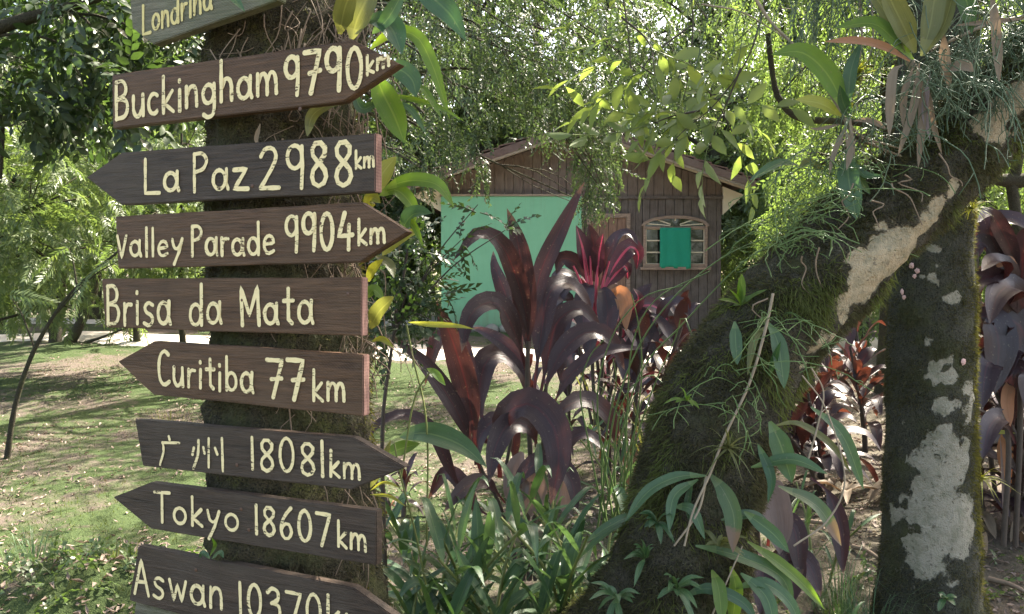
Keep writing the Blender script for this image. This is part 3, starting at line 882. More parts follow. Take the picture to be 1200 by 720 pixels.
# the dark drooping tree whose boughs hang before the hut
def drooping():
    b = G(395, 9.2)
    cl = []
    r = np.random.default_rng(5)
    spots = [(455, 40, 1), (480, 110, .9), (520, 60, 1.1), (560, 20, 1.1), (545, 130, .8), (590, 90, 1.1), (520, 160, .6), (610, 40, 1.2), (650, 80, 1.2), (640, 140, .7), (690, 50, 1.1), (700, 120, .85),
             (690, 180, .40), (715, 165, .40), (700, 140, .6), (708, 200, .35), (670, 105, .8), (625, 100, .9), (740, 90, .9), (735, 20, 1.1), (790, 60, .9), (700, 215, .3), (560, 195, .22), (800, 110, .7), (850, 50, .9), (690, 240, .22), (500, 200, .3), (465, 170, .45), (830, -30, 1), (600, -50, 1.2), (700, -50, 1.2), (480, -40, 1.2)]
    for px, py, s in spots:
        p = P(px, py, r.uniform(8.0, 10.2)) - b
        cl.append((p[0], p[1], p[2], .38 * s + .05, int(84 * s + 4)))
    tree('drooping_tree', 'dark fine leaved tree whose boughs droop over the gable of the hut', 'tree', b, 7.2, .15, cl, T_hang + T_fine, M['lf_drop'], 41, .58, .9, (.9, .3), hang=True)
drooping()

# the hanging fine foliage right of the hut, behind the mossy limb
def casuarina():
    b = G(1045, 8.2); cl = []
    r = np.random.default_rng(6)
    for px, py, s in [(900, 40, 1.), (940, 110, 1), (905, 120, .7), (985, 60, 1.1), (960, 190, .8), (935, 210, .6), (1030, 120, 1), (1010, 20, 1.1), (920, 270, .6), (960, 290, .4), (925, 300, .4), (875, 20, .8), (1090, 30, 1), (1150, 60, 1), (1190, 200, .6), (1170, 245, .4), (1200, 20, 1), (950, -40, 1.2), (1080, -60, 1.2)]:
        p = P(px, py, r.uniform(7.3, 9.4)) - b
        cl.append((p[0], p[1], p[2], .34 * s + .1, int(88 * s + 8)))
    tree('weeping_tree', 'light green weeping tree seen behind the mossy limb right of the hut', 'tree', b, 6.6, .12, cl, T_mid + T_fine, M['lf_bright'], 42, .55, 1.1, (-.3, .2), hang=True)
casuarina()

# left side: feathery shrubs, a forked tree, a thin sapling, and a dark bough overhead
def feathery(bx, d, sp, seed, label, H, size=.75):
    b = G(bx, d); cl = []
    r = np.random.default_rng(seed)
    for qx, qy, s in sp:
        p = P(qx, qy, d + r.uniform(-.7, .7)) - b
        cl.append((p[0], p[1], max(.15, p[2]), .42 * s + .1, int(52 * s + 5)))
    tree('feathery_shrub', label, 'shrub', b, H, .045, cl, T_pinn, M['lf_feather'], seed, size, .35, group='feathery shrubs on the left')
feathery(-45, 8.2, [(40, 180, 1), (95, 160, .8), (70, 230, 1.1), (20, 250, 1), (110, 230, .9), (50, 300, .9), (10, 310, .9), (105, 290, .7), (25, 130, .8), (0, 200, 1), (75, 345, .35), (-20, 350, .8)], 51, 'sunlit feathery shrub with yellow green fronds at the left edge', 2.6, .62)
feathery(215, 9.6, [(150, 210, .9), (200, 190, 1), (240, 230, 1), (180, 250, .9), (225, 170, .9), (140, 250, .9), (160, 300, .8), (215, 310, .8), (240, 290, .8), (130, 170, 1), (260, 330, .7)], 52, 'feathery shrub whose fronds show between the left ends of the signs', 2.8, .64)
feathery(160, 11.5, [(60, 80, 1.4), (120, 110, 1.4), (180, 80, 1.4), (30, 120, 1.3), (90, 160, 1.2), (150, 140, 1.2), (10, 60, 1.3), (220, 110, 1.2)], 53, 'taller blue green feathery shrub behind the sunlit one', 4.6, .85)
def forked():
    b = G(72, 11.4)
    t = thing('forked_tree', b, 'small dark tree forking low into three stems before the sunny clearing', 'tree')
    m = MB(); r = np.random.default_rng(61); cl = []
    for (pts, r0) in (([(66, 414), (62, 390), (52, 370), (30, 352)], .07), ([(70, 414), (84, 398), (98, 370), (112, 335), (118, 290)], .085), ([(78, 412), (100, 402), (118, 396), (150, 384)], .03), ([(64, 414), (66, 380), (72, 340), (70, 280)], .09)):
        p = spline(np.array([P(x, y, 11.4) for x, y in pts]), 14)
        V, F = tube(p, np.linspace(r0, r0 * .4, 14), 9, .12, 4); m.add(V, F, bare=np.zeros(len(V)))
    m.build('trunk', M['bark_plain'], t, smooth=True)
    for qx, qy, s in ((30, 330, .8), (70, 270, 1.1), (118, 280, 1), (100, 235, 1), (150, 370, .35), (20, 350, .6), (130, 330, .7), (150, 300, .8)):
        cl.append((P(qx, qy, 11.4 + r.uniform(-.5, .5)), .5 * s, int(46 * s)))
    pos, out = clump_points(r, cl)
    V, F = scatter(T_pinn, pos, unit(out + (0, 0, -.3)), .7 * r.uniform(.8, 1.2, len(pos)), r)
    obj('crown', V, F, M['lf_feather'], t)
forked()
def sapling():
    b = G(8, 6.4); b = P(8, 524, 6.0)
    b[2] = gz(b[0], b[1])
    t = thing('sapling', b, 'thin bare sapling leaning in a curve across the left lawn', 'sapling')
    p = spline(np.array([b] + [P(x, y, 6.0) for x, y in ((18, 475), (38, 415), (70, 360), (102, 325), (136, 297), (165, 270))]), 30)
    m = MB(); V, F = tube(p, np.linspace(.022, .007, 30), 8, .15, 8); m.add(V, F, bare=np.zeros(len(V)))
    for k, e in ((16, (150, 300)), (20, (80, 290)), (12, (10, 345))):
        q = spline(np.array([p[k], (p[k] + P(*e, 6.0)) / 2 + (0, 0, .06), P(*e, 6.0)]), 7)
        V, F = tube(q, np.linspace(.009, .003, 7), 5); m.add(V, F, bare=np.zeros(len(V)))
    m.build('stem', M['bark_plain'], t, smooth=True)
    r = np.random.default_rng(3)
    pos = np.array([P(x, y, 6.0) for x, y in ((165, 270), (150, 300), (80, 290), (10, 345), (100, 325), (135, 290), (150, 280))])
    V, F = scatter(T_pinn, pos, unit(r.normal(size=pos.shape) + (0, 0, .1)), np.full(len(pos), .55), r)
    obj('foliage', V, F, M['lf_feather'], t)
sapling()
def overhead():
    """a tree left of the frame; one long bough and dark leaves cross the upper left corner"""
    b = np.array([-5.2, 5.6, gz(-5.2, 5.6)]); r = np.random.default_rng(62)
    t = thing('shade_tree', b, 'dark tree whose bough crosses the upper left corner over the signs', 'tree')
    m = MB()
    V, F = tube(spline([b - (0, 0, .2), b + (.1, 0, 1.8), b + (.3, .1, 4.4)], 20), np.linspace(.2, .12, 20), 14, .12, 3); m.add(V, F, bare=np.zeros(len(V)))
    q = spline(np.array([b + (.15, .05, 2.5), P(-60, 60, 5.6), P(0, 32, 5.5), P(60, 14, 5.5), P(125, -8, 5.5), P(220, -60, 5.4)]), 30)
    V, F = tube(q, np.linspace(.07, .022, 30), 9, .15, 6); m.add(V, F, bare=np.zeros(len(V)))
    q2 = spline(np.array([P(-40, 50, 5.6), P(-10, 80, 5.6), P(2, 150, 5.6), P(0, 210, 5.6)]), 12)
    V, F = tube(q2, np.linspace(.03, .012, 12), 7, .15, 6); m.add(V, F, bare=np.zeros(len(V)))
    for a, e in ((8, (60, 110)), (14, (160, 90)), (12, (30, 70)), (18, (220, 60)), (20, (120, 60))):
        limb(m, q[a], P(*e, 5.6), .014, .004, .1, r, 8, 5, 0)
    cl = [(P(x, y, 5.6 + r.uniform(-.5, .9)), .28 * s, int(34 * s)) for x, y, s in ((60, 70, 1.2), (110, 95, 1.2), (160, 55, 1.1), (30, 30, 1), (100, 30, 1.2), (190, 90, .8), (150, 115, .7), (10, 100, .7), (70, 130, .6), (200, 20, 1), (240, 60, .8), (120, 0, 1.2), (40, -20, 1.3), (230, -30, 1.2), (160, -40, 1.3), (320, -40, 1.2))]
    cl += [(b + np.array(c), .6, 60) for c in ((.3, 0, 4.4), (1.0, .5, 4.8), (-.6, .4, 4.2), (1.8, -.2, 4.7), (.9, -.8, 4.9))]
    m.build('trunk', M['bark_plain'], t, smooth=True)
    pos, out = clump_points(r, cl)
    V, F = scatter(T_broad, pos, unit(out + (0, 0, -.5)), .8 * r.uniform(.7, 1.2, len(pos)), r)
    obj('crown', V, F, M['lf_dark'], t)
overhead()

# ------------------------------------------------------------------ the three near trunks
def near_trunk(t, name, axis, mat, bare, nseg=96, nlen=200, rough=.09, freq=5., seed=0, mossn=16000, L=.016, warp=.75, sunlit_side=None):
    """axis: (point, radius) list; bare: (px, py, radius_px, depth) pale patches"""
    ctrl = np.array([np.r_[p, r] for p, r in axis])
    s = spline(ctrl, nlen)
    V, F = tube(s[:, :3], s[:, 3], nseg, rough, freq)
    bv = np.zeros(len(V))
    wq = np.array([[mnoise.noise(Vector(v) * 13), mnoise.noise(Vector(v) * 13 + Vector((9, 2, 5))), mnoise.noise(Vector(v) * 9 + Vector((1, 7, 3)))] for v in V]) * 1.5
    wq += np.array([[mnoise.noise(Vector(v) * 37), mnoise.noise(Vector(v) * 37 + Vector((9, 2, 5))), mnoise.noise(Vector(v) * 37 + Vector((1, 7, 3)))] for v in V]) * .7
    for (c, rad, k) in bare:
        d = np.linalg.norm((V + wq * min(.07, rad * warp) - c), axis=1) / rad
        bv = np.maximum(bv, k * np.clip(1.45 - d, 0, 1))
    tr = obj(name, V, F, M[mat], t, attrs={'bare': bv})
    r = np.random.default_rng(seed)
    clump = np.array([np.clip(.45 + 1.5 * mnoise.noise(Vector(v) * 9) + .9 * mnoise.noise(Vector(v) * 25), .04, 1) for v in V])
    if mossn > 70000:                                   # shaggy tufts of longer moss
        tuft = np.array([max(0., mnoise.noise(Vector(v) * 6 + Vector((3, 1, 7))) - .12) for v in V])
        fv, ff = fuzz(V, F, mossn // 4, L * 1.7, .0040, r, (1 - np.clip(bv * 1.6, 0, 1)) * tuft, 1.1)
        obj('moss', fv, ff, M['moss_shag'], tr, smooth=False, label='longer greener tufts of moss')
    fv, ff = fuzz(V, F, mossn, L, .0036, r, (1 - np.clip(bv * 1.6, 0, 1)) * clump)
    obj('moss', fv, ff, M['moss'], tr, smooth=False)
    if sunlit_side is not None:  # the side towards the sun gets moss with sunlight in its colour
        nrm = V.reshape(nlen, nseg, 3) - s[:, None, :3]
        side = np.clip((unit(nrm.reshape(-1, 3)) @ unit(np.array(sunlit_side, float)) - .72) * 4, 0, 1)
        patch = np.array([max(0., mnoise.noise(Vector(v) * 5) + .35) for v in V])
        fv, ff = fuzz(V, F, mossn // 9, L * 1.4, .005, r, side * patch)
        obj('moss', fv, ff, M['moss_sunlit'], tr, smooth=False, label='moss tinted yellow as if sunlit along the right edge')
    return tr, s

def shade_canopy(t, joint, clumps, mat, temps, seed, size, r0=.07, barkm='bark_plain'):  # crown out of view overhead; some clumps are added for shade
    r = np.random.default_rng(seed); m = MB(); cl = []
    for (c, rad, n) in clumps:
        c = np.array(c, float); limb(m, joint, c, r0, .012, .08, r, 12, 8, .1); cl.append((c, rad, n))
    m.build('limb', M[barkm], t, smooth=True)
    pos, out = clump_points(r, cl)
    V, F = scatter(temps, pos, unit(out + (0, 0, -.35)), size * r.uniform(.75, 1.25, len(pos)), r)
    obj('crown', V, F, mat, t)

# tree that carries the signs
SD = 2.28
def sign_tree():
    b = P(352, 1010, SD); b[2] = gz(b[0], b[1])
    t = thing('sign_tree', b, 'rough fibrous trunk on the left carrying the stack of arrow signs', 'tree')
    ax = [(b - (0, 0, .1), .29), (P(352, 860, SD), .265), (P(350, 720, SD), .245), (P(345, 620, SD), .225), (P(342, 520, SD), .215), (P(338, 400, SD), .208), (P(334, 250, SD), .203), (P(330, 100, SD), .20), (P(327, -60, SD), .195), (P(322, -400, SD), .17), (P(318, -800, SD), .13)]
    bare = [(P(420, 640, SD - .18), .035, .7), (P(402, 590, SD - .2), .03, .6)]
    tr, s = near_trunk(t, 'trunk', ax, 'bark_sign', bare, rough=.14, freq=6, seed=1, mossn=16000, L=.022, sunlit_side=(.8, .35, 0))
    # fibrous roots and dead moss hanging on the right side of the trunk
    r = np.random.default_rng(11); m = MB()
    spans = [(410, 20, 26, 1.25), (400, 60, 22, 1.2), (412, 140, 18, 1.2), (396, 235, 20, 1.2), (400, 315, 20, 1.2), (408, 400, 16, 1.2), (350, 30, 18, 1.15), (300, 55, 14, 1.1), (400, 600, 14, 1.2), (330, 455, 8, 1.1), (340, 145, 10, 1.1), (310, 320, 8, 1.1)]
    for (px, py, n, k) in spans:
        for _ in range(int(n * 2.6)):
            p0 = P(px + r.normal(0, 24), py + r.normal(0, 24), SD - .19 + r.uniform(-.03, .08) + max(0, (px - 380)) * .002)
            q = p0 + np.array([r.normal(0, .03), r.uniform(-.03, .01), -r.uniform(.02, .1)])
            e = q + np.array([r.normal(0, .03), r.normal(0, .02), -r.uniform(.0, .09)])
            V, F = tube(spline([p0, q, e], 7), np.linspace(.0019, .0008, 7) * r.uniform(.6, 1.5), 4); m.add(V, F)
    m.build('hanging_roots', M['root'], tr, smooth=True, kind='stuff')
    top = P(318, -800, SD)
    shade_canopy(t, P(324, -380, SD), [((-1.6, 2.6, 4.3), .75, 95), ((-.9, 1.5, 4.6), .75, 85), ((-.2, 3.1, 4.9), .75, 85), ((-.5, 2.3, 5.3), .8, 100), ((.5, 2.5, 4.7), .7, 80)], M['lf_mid'], T_mid, 71, .9)
    return t
sign_tree()

# leaning mossy trunk
LD = 2.55
LEAN_AX = [((760, 800), .33, 2.50), ((775, 735), .262, 2.50), ((800, 650), .205, 2.5), ((815, 580), .187, 2.5), ((832, 505), .186, 2.5), ((872, 425), .178, 2.52), ((942, 342), .164, 2.55), ((1028, 258), .152, 2.58), ((1102, 192), .142, 2.6), ((1174, 122), .130, 2.6), ((1260, 30), .13, 2.6), ((1330, -120), .12, 2.62), ((1380, -420), .10, 2.7)]
def lean_tree():
    b = P(760, 800, 2.5); b[2] = gz(b[0], b[1])
    t = thing('leaning_tree', b, 'thick moss covered trunk leaning up to the upper right corner', 'tree')
    ax = [(P(*p, d), r) for p, r, d in LEAN_AX]
    ax[0] = (b - (0, 0, .05), .35)
    fr = lambda px, py, k=.17: P(px, py, 2.55 - k)
    bare = [(fr(1052, 296, .12), .10, 1.3), (fr(1018, 322, .12), .085, 1.25), (fr(1010, 305, .14), .05, 1.1), (fr(985, 352, .12), .05, 1.05), (fr(955, 395, .12), .045, 1.05), (fr(1100, 245, .12), .045, 1.05), (fr(1005, 318, .13), .06, 1.1), (fr(1080, 268, .11), .05, 1.1), (fr(1120, 222, .1), .035, 1.), (fr(935, 425, .1), .03, .95), (fr(1030, 310, .12), .06, 1.15), (fr(1040, 302, .11), .075, 1.15), (fr(1012, 330, .12), .045, 1.0), (fr(1066, 290, .10), .05, 1.), (fr(966, 392, .10), .035, 1.), (fr(950, 405, .10), .03, .9), (fr(1092, 255, .1), .035, .95), (fr(1062, 264, .15), .030, .95), (fr(1090, 238, .14), .028, .9),
            (fr(1172, 145, .09), .085, 1.25), (fr(1195, 112, .1), .06, 1.1), (fr(1190, 122, .1), .05, 1.), (fr(985, 372, .11), .03, .9), (fr(1115, 225, .1), .03, .8), (fr(920, 470, .1), .02, .6)]
    tr, s = near_trunk(t, 'trunk', ax, 'bark_lean', bare, nseg=110, nlen=260, rough=.12, freq=4.5, seed=2, mossn=85000, L=.021, warp=.42)
    shade_canopy(t, ax[-1][0], [((2.6, 3.6, 4.6), .8, 95), ((1.5, 3.0, 4.9), .75, 80), ((2.3, 1.9, 4.4), .75, 85), ((3.4, 2.7, 4.9), .8, 95), ((1.2, 2.0, 5.2), .7, 70), ((2.9, 4.6, 5.3), .8, 80), ((.6, 4.8, 4.9), .8, 90), ((1.6, 5.6, 4.7), .85, 95), ((.2, 6.2, 5.0), .8, 80), ((2.6, 6.4, 5.2), .85, 90), ((3.9, 4.0, 4.4), .8, 90), ((.9, 3.9, 5.6), .8, 80)], M['lf_drop'], T_fine, 72, 1.0, .08)  # clumps added out of view to shade the left foreground
    # thin dry roots clinging to the bark
    r = np.random.default_rng(12); m = MB()
    for (px, py) in [(940, 300), (900, 350), (1000, 215), (1045, 215), (960, 290), (840, 470), (880, 420), (1100, 180), (780, 640), (800, 620), (1060, 205), (1020, 235)]:
        pts = [P(px, py, 2.36)]
        for k in range(4): pts.append(pts[-1] + np.array([r.normal(0, .025), r.normal(0, .006), -r.uniform(.01, .05)]))
        V, F = tube(spline(pts, 14), np.linspace(.0028, .0014, 14), 5); obj('clinging_root', V, F, M['root'], tr)
    return t
lean_tree()

# upright trunk on the right with the pale bark
RD = 3.4
def patched_tree():
    b = P(1092, 715, RD); b[2] = gz(b[0], b[1])
    t = thing('patched_tree', b, 'upright trunk on the right with moss around pale bare bark', 'tree')
    ax = [(b - (0, 0, .12), .27), (P(1089, 700, RD), .210), (P(1089, 650, RD), .191), (P(1089, 580, RD), .182), (P(1090, 480, RD), .168), (P(1091, 380, RD), .163), (P(1092, 290, RD), .158), (P(1093, 200, RD), .152), (P(1098, 60, RD), .15), (P(1108, -120, RD), .13), (P(1120, -420, RD), .10)]
    fr = lambda px, py, k=.165: P(px, py, RD - k)
    bare = [(fr(1100, 565, .18), .10, 1.1), (fr(1078, 615, .19), .11, 1.1), (fr(1112, 620, .18), .12, 1.1), (fr(1062, 650, .18), .085, 1.05), (fr(1115, 528, .17), .08, 1.1), (fr(1088, 660, .2), .10, 1.05), (fr(1124, 478, .14), .06, 1.05), (fr(1128, 452, .13), .035, 1.), (fr(1070, 690, .2), .06, .9),  (fr(1130, 505, .1), .035, .9), (fr(1125, 650, .17), .07, 1.), (fr(1050, 640, .13), .05, .9), (fr(1082, 540), .05, .9),
            (fr(1107, 440), .045, 1.4), (fr(1088, 400), .024, 1.1), (fr(1070, 470), .024, 1.2), (fr(1115, 350, .15), .026, 1.1), (fr(1060, 430), .02, 1.1), (fr(1104, 480), .034, 1.2), (fr(1050, 560, .12), .03, .85), (fr(1135, 430, .1), .02, .9), (fr(1045, 507, .08), .02, .9), (fr(1088, 298), .042, 1.3), (fr(1090, 326), .036, 1.3), (fr(1050, 505, .10), .03, 1.2), (fr(1130, 410, .09), .026, 1.1), (fr(1133, 375, .08), .024, 1.1), (fr(1052, 318, .1), .012, .9), (fr(1102, 470), .015, .9), (fr(1145, 300, .05), .02, .6)]
    tr, s = near_trunk(t, 'trunk', ax, 'bark_pale', bare, nlen=200, rough=.055, freq=4.5, seed=3, mossn=60000, L=.014, sunlit_side=(.96, -.28, 0))
    V = np.array([v.co for v in tr.data.vertices]) + np.array(t.location)
    rel = V - C0; dep = rel @ CF; sx = 600 + F_PX * (rel @ CR) / dep; sy = 360 - F_PX * (rel @ CU) / dep
    for (px, py, s_) in ((1068, 311, .012), (1077, 316, .011), (1072, 322, .009), (1058, 341, .012), (1061, 351, .010), (1128, 421, .013)):
        k = np.argmin(np.hypot(sx - px, sy - py) + 80 * (dep - dep.min() * .9)); c0 = V[k]
        nn = unit(c0 - np.array([b[0], b[1], c0[2]])); w1 = unit(np.cross(nn, (0, 0, 1.))); w2 = np.cross(w1, nn)
        pts = 18; c = c0 + nn * .012; q_ = [c + nn * .004]
        for i in range(pts):
            a = i / pts * 6.283; q = s_ * (1 + .45 * mnoise.noise((math.cos(a) * 2.5, math.sin(a) * 2.5, px)))
            q_.append(c - nn * .006 + (w1 * math.cos(a) + w2 * math.sin(a)) * q)
        obj('pink_lichen', np.array(q_), [(0, 1 + i, 1 + (i + 1) % pts) for i in range(pts)], M['pink'], tr)
    shade_canopy(t, P(1115, -300, RD), [((2.6, 4.2, 6.0), .85, 95), ((1.4, 4.4, 6.2), .8, 85), ((3.6, 4.6, 5.6), .8, 80), ((2.2, 5.4, 5.6), .85, 85), ((3.9, 6.6, 5.2), .9, 95), ((4.8, 5.4, 5.0), .9, 95), ((5.4, 7.0, 5.6), .9, 90), ((3.2, 7.6, 5.9), .9, 90), ((4.4, 4.0, 5.6), .8, 80), ((1.8, 7.2, 5.6), .85, 85), ((5.2, 6.0, 4.9), .85, 95), ((4.4, 6.2, 4.6), .8, 90), ((6.0, 6.4, 5.2), .9, 95), ((5.1, 7.6, 5.0), .9, 95)], M['lf_mid'], T_mid, 73, 1.0, .07)  # unseen clumps added here to keep the right-hand ground in shade
    return t
patched_tree()

# ------------------------------------------------------------------ writing: brush strokes
def arc(cx, cy, rx, ry, a0=90, a1=450, n=18):
    return [(cx + rx * math.cos(R(a0 + (a1 - a0) * i / n)), cy + ry * math.sin(R(a0 + (a1 - a0) * i / n))) for i in range(n + 1)]
def sm(*p): return [tuple(q) for q in spline(np.array(p, float), 18)]
GL = {
 'L': (.50, [[(.04, 1), (.03, .02), (.50, .0)]]),
 'o': (.46, [arc(.23, .28, .21, .27)]),
 'a': (.50, [arc(.22, .27, .20, .26), [(.44, .55), (.43, .16), (.49, .0)]]),
 'n': (.44, [[(.04, .56), (.04, 0)], sm((.05, .34), (.15, .53), (.30, .53), (.37, .36), (.39, 0))]),
 'd': (.50, [arc(.22, .27, .20, .26), [(.44, 1.02), (.45, 0)]]),
 'r': (.34, [[(.04, .56), (.05, 0)], sm((.06, .32), (.15, .52), (.32, .53))]),
 'i': (.14, [[(.07, .54), (.07, 0)], [(.07, .76), (.075, .79)]]),
 'B': (.52, [[(.05, 1), (.05, 0)], sm((.05, .99), (.30, .99), (.43, .83), (.38, .62), (.08, .53)), sm((.08, .53), (.40, .48), (.50, .27), (.38, .05), (.05, .01))]),
 'u': (.46, [sm((.04, .56), (.05, .16), (.18, .0), (.32, .08), (.41, .3)), [(.41, .56), (.43, 0)]]),
 'c': (.40, [arc(.23, .28, .20, .27, 50, 310)]),
 'k': (.42, [[(.05, 1), (.05, 0)], [(.36, .58), (.08, .25), (.40, 0)]]),
 'g': (.48, [arc(.22, .29, .19, .25), sm((.42, .54), (.43, -.02), (.38, -.28), (.20, -.34), (.06, -.26))]),
 'h': (.44, [[(.05, 1), (.05, 0)], sm((.06, .34), (.16, .53), (.30, .52), (.38, .36), (.39, 0))]),
 'm': (.68, [[(.04, .56), (.04, 0)], sm((.05, .34), (.14, .53), (.26, .53), (.33, .36), (.34, 0)), sm((.35, .34), (.44, .53), (.55, .53), (.62, .36), (.64, 0))]),
 '9': (.50, [arc(.24, .72, .20, .27), [(.44, .96), (.45, .5), (.42, -.02)]]),
 '7': (.52, [[(.02, .97), (.50, .97), (.22, -.02)], [(.16, .46), (.50, .50)]]),
 '7p': (.50, [[(.02, .97), (.48, .97), (.20, -.02)]]),
 '0': (.50, [arc(.25, .5, .21, .49)]),
 'P': (.50, [[(.05, 1), (.05, -.02)], sm((.05, .99), (.32, .99), (.46, .80), (.34, .58), (.06, .50))]),
 'z': (.46, [[(.03, .55), (.42, .55), (.04, .02), (.46, .0)]]),
 '2': (.52, [sm((.04, .80), (.16, .98), (.36, .97), (.44, .78), (.34, .52), (.16, .22), (.03, .02)), [(.03, .01), (.52, .0)]]),
 '8': (.48, [sm((.40, .86), (.24, 1.), (.08, .88), (.10, .66), (.24, .53), (.40, .36), (.42, .14), (.25, .0), (.07, .12), (.09, .36), (.25, .53), (.39, .68), (.41, .86))]),
 'V': (.46, [[(.02, .86), (.22, 0), (.44, .86)]]),
 'l': (.14, [[(.07, 1.), (.075, 0)]]),
 'e': (.46, [sm((.05, .29), (.26, .31), (.42, .34), (.34, .52), (.18, .55), (.05, .38), (.06, .14), (.20, .0), (.42, .08))]),
 'y': (.46, [sm((.03, .56), (.10, .28), (.24, .20), (.36, .34)), [(.43, .56), (.28, .06), (.08, -.36)]]),
 '4': (.52, [[(.24, 1.), (.03, .36), (.52, .38)], [(.40, .66), (.38, -.02)]]),
 's': (.40, [sm((.36, .50), (.20, .56), (.06, .46), (.12, .33), (.30, .25), (.36, .12), (.22, .0), (.03, .06))]),
 'M': (.70, [[(.08, 0), (.04, 1.), (.34, .25), (.62, 1.), (.68, 0)]]),
 't': (.36, [[(.17, .86), (.18, .10), (.30, .0)], [(.02, .56), (.34, .57)]]),
 'C': (.52, [sm((.46, .90), (.30, 1.), (.11, .86), (.04, .5), (.10, .14), (.28, .0), (.50, .10))]),
 'b': (.48, [[(.05, 1.), (.05, 0)], arc(.25, .27, .19, .26)]),
 'T': (.56, [[(.0, .98), (.56, 1.)], [(.28, .98), (.29, 0)]]),
 '1': (.16, [[(.06, 1.), (.08, 0)]]),
 '6': (.48, [sm((.40, 1.), (.16, .68), (.05, .32), (.14, .03), (.32, .02), (.43, .24), (.34, .47), (.18, .46), (.07, .28))]),
 'A': (.56, [[(.02, 0), (.27, 1.), (.54, 0)], [(.12, .36), (.45, .38)]]),
 'w': (.62, [[(.02, .56), (.17, .0), (.31, .46), (.45, .0), (.60, .58)]]),
 '3': (.48, [sm((.05, .86), (.20, 1.), (.38, .92), (.38, .68), (.18, .53)), sm((.18, .53), (.40, .46), (.43, .18), (.28, .0), (.04, .08))]),
 '广': (.80, [[(.36, 1.02), (.40, .90)], [(.12, .76), (.78, .80)], sm((.14, .76), (.16, .42), (.02, -.10))]),
 '州': (.95, [sm((.22, .90), (.20, .40), (.08, -.08)), [(.10, .62), (.06, .40)], [(.50, .98), (.50, .0)], [(.34, .66), (.38, .46)], [(.84, 1.0), (.86, -.10)], [(.66, .66), (.72, .46)]]),
 '.': (.14, [[(.06, .02), (.07, .05)]]),
}

U = np.array([.914, -.406, 0.]); U /= np.linalg.norm(U)
NB = np.array([-U[1], U[0], 0.])            # away from the camera
PIV = P(336, 335, 1.94)
def on_board(px, py, off=0.):
    d = ray(px, py); o = PIV + NB * off
    k = np.dot(o - C0, NB) / np.dot(d, NB)
    return C0 + k * d

def stroke(m, pts, w, y0, r):
    """a brush stroke as a thin raised ribbon with round ends"""
    p = np.array(pts, float)
    if len(p) < 6:                                      # resample straight strokes, keep the corners
        q = [p[0]]
        for a, b in zip(p[:-1], p[1:]):
            k = max(2, int(np.linalg.norm(b - a) / w * 1.2))
            q += [a + (b - a) * i / k for i in range(1, k + 1)]
        p = np.array(q)
    T = unit(np.gradient(p, axis=0)); Nn = np.stack([-T[:, 1], T[:, 0]], 1)
    s0 = r.uniform(0, 50)
    hw = np.array([w / 2 * (1 + .22 * mnoise.noise((s0, i * .35, 0)) + .16 * mnoise.noise((s0, i * 1.3, 4))) for i in range(len(p))])
    Lr, Rr = p + Nn * hw[:, None], p - Nn * hw[:, None]
    def capv(c, t, n, h): return [c + h * (math.cos(a) * n + math.sin(a) * t) for a in np.linspace(0, math.pi, 8)[1:-1]]
    n = len(p)
    yy = np.linspace(y0, y0 - .0005, n)
    V, F = [], []
    for i in range(n): V += [(Lr[i][0], yy[i], Lr[i][1]), (Rr[i][0], yy[i], Rr[i][1])]
    for i in range(n - 1): F.append((2 * i, 2 * i + 1, 2 * i + 3, 2 * i + 2))
    a = len(V); c = capv(p[-1], T[-1], Nn[-1], hw[-1]); V += [(q[0], yy[-1], q[1]) for q in c]
    F.append([2 * n - 2, 2 * n - 1] + [a + k for k in range(len(c) - 1, -1, -1)])
    a = len(V); c = capv(p[0], -T[0], -Nn[0], hw[0]); V += [(q[0], yy[0], q[1]) for q in c]
    F.append([1, 0] + [a + k for k in range(len(c) - 1, -1, -1)])
    m.add(V, F)

def writing(board, texts, name, mat, to_local, seed):
    m = MB(); r = random.Random(seed); layer = 0
    for (s, (xa, ya), (xb, yb), h, wpx) in texts:
        keys = ['7p' if (c == '7' and texts[0][0] not in ('9790', '77')) else c for c in s]
        gap = .15
        tot = sum(GL[c][0] for c in keys) + gap * (len(keys) - 1)
        a, b = np.array(to_local(xa, ya)), np.array(to_local(xb, yb))
        hh = abs(to_local(xa, ya - h)[1] - a[1]); ux = (b - a) / tot
        up = np.array([0, 1.0]) * hh
        w = wpx / F_PX * 1.92 * .84
        x = 0
        for c in keys:
            wd, strokes = GL[c]
            jy, js = r.uniform(-.03, .03), r.uniform(.95, 1.05)
            for st in strokes:
                q = [a + ux * (x + p[0] + r.uniform(-.004, .004)) + up * (p[1] * js + jy) for p in st]
                layer += 1
                stroke(m, q, w * r.uniform(.92, 1.1), -.0012 - .00055 * (layer % 4), r)
            x += wd + gap
    return m.build(name, mat, board, local=True)

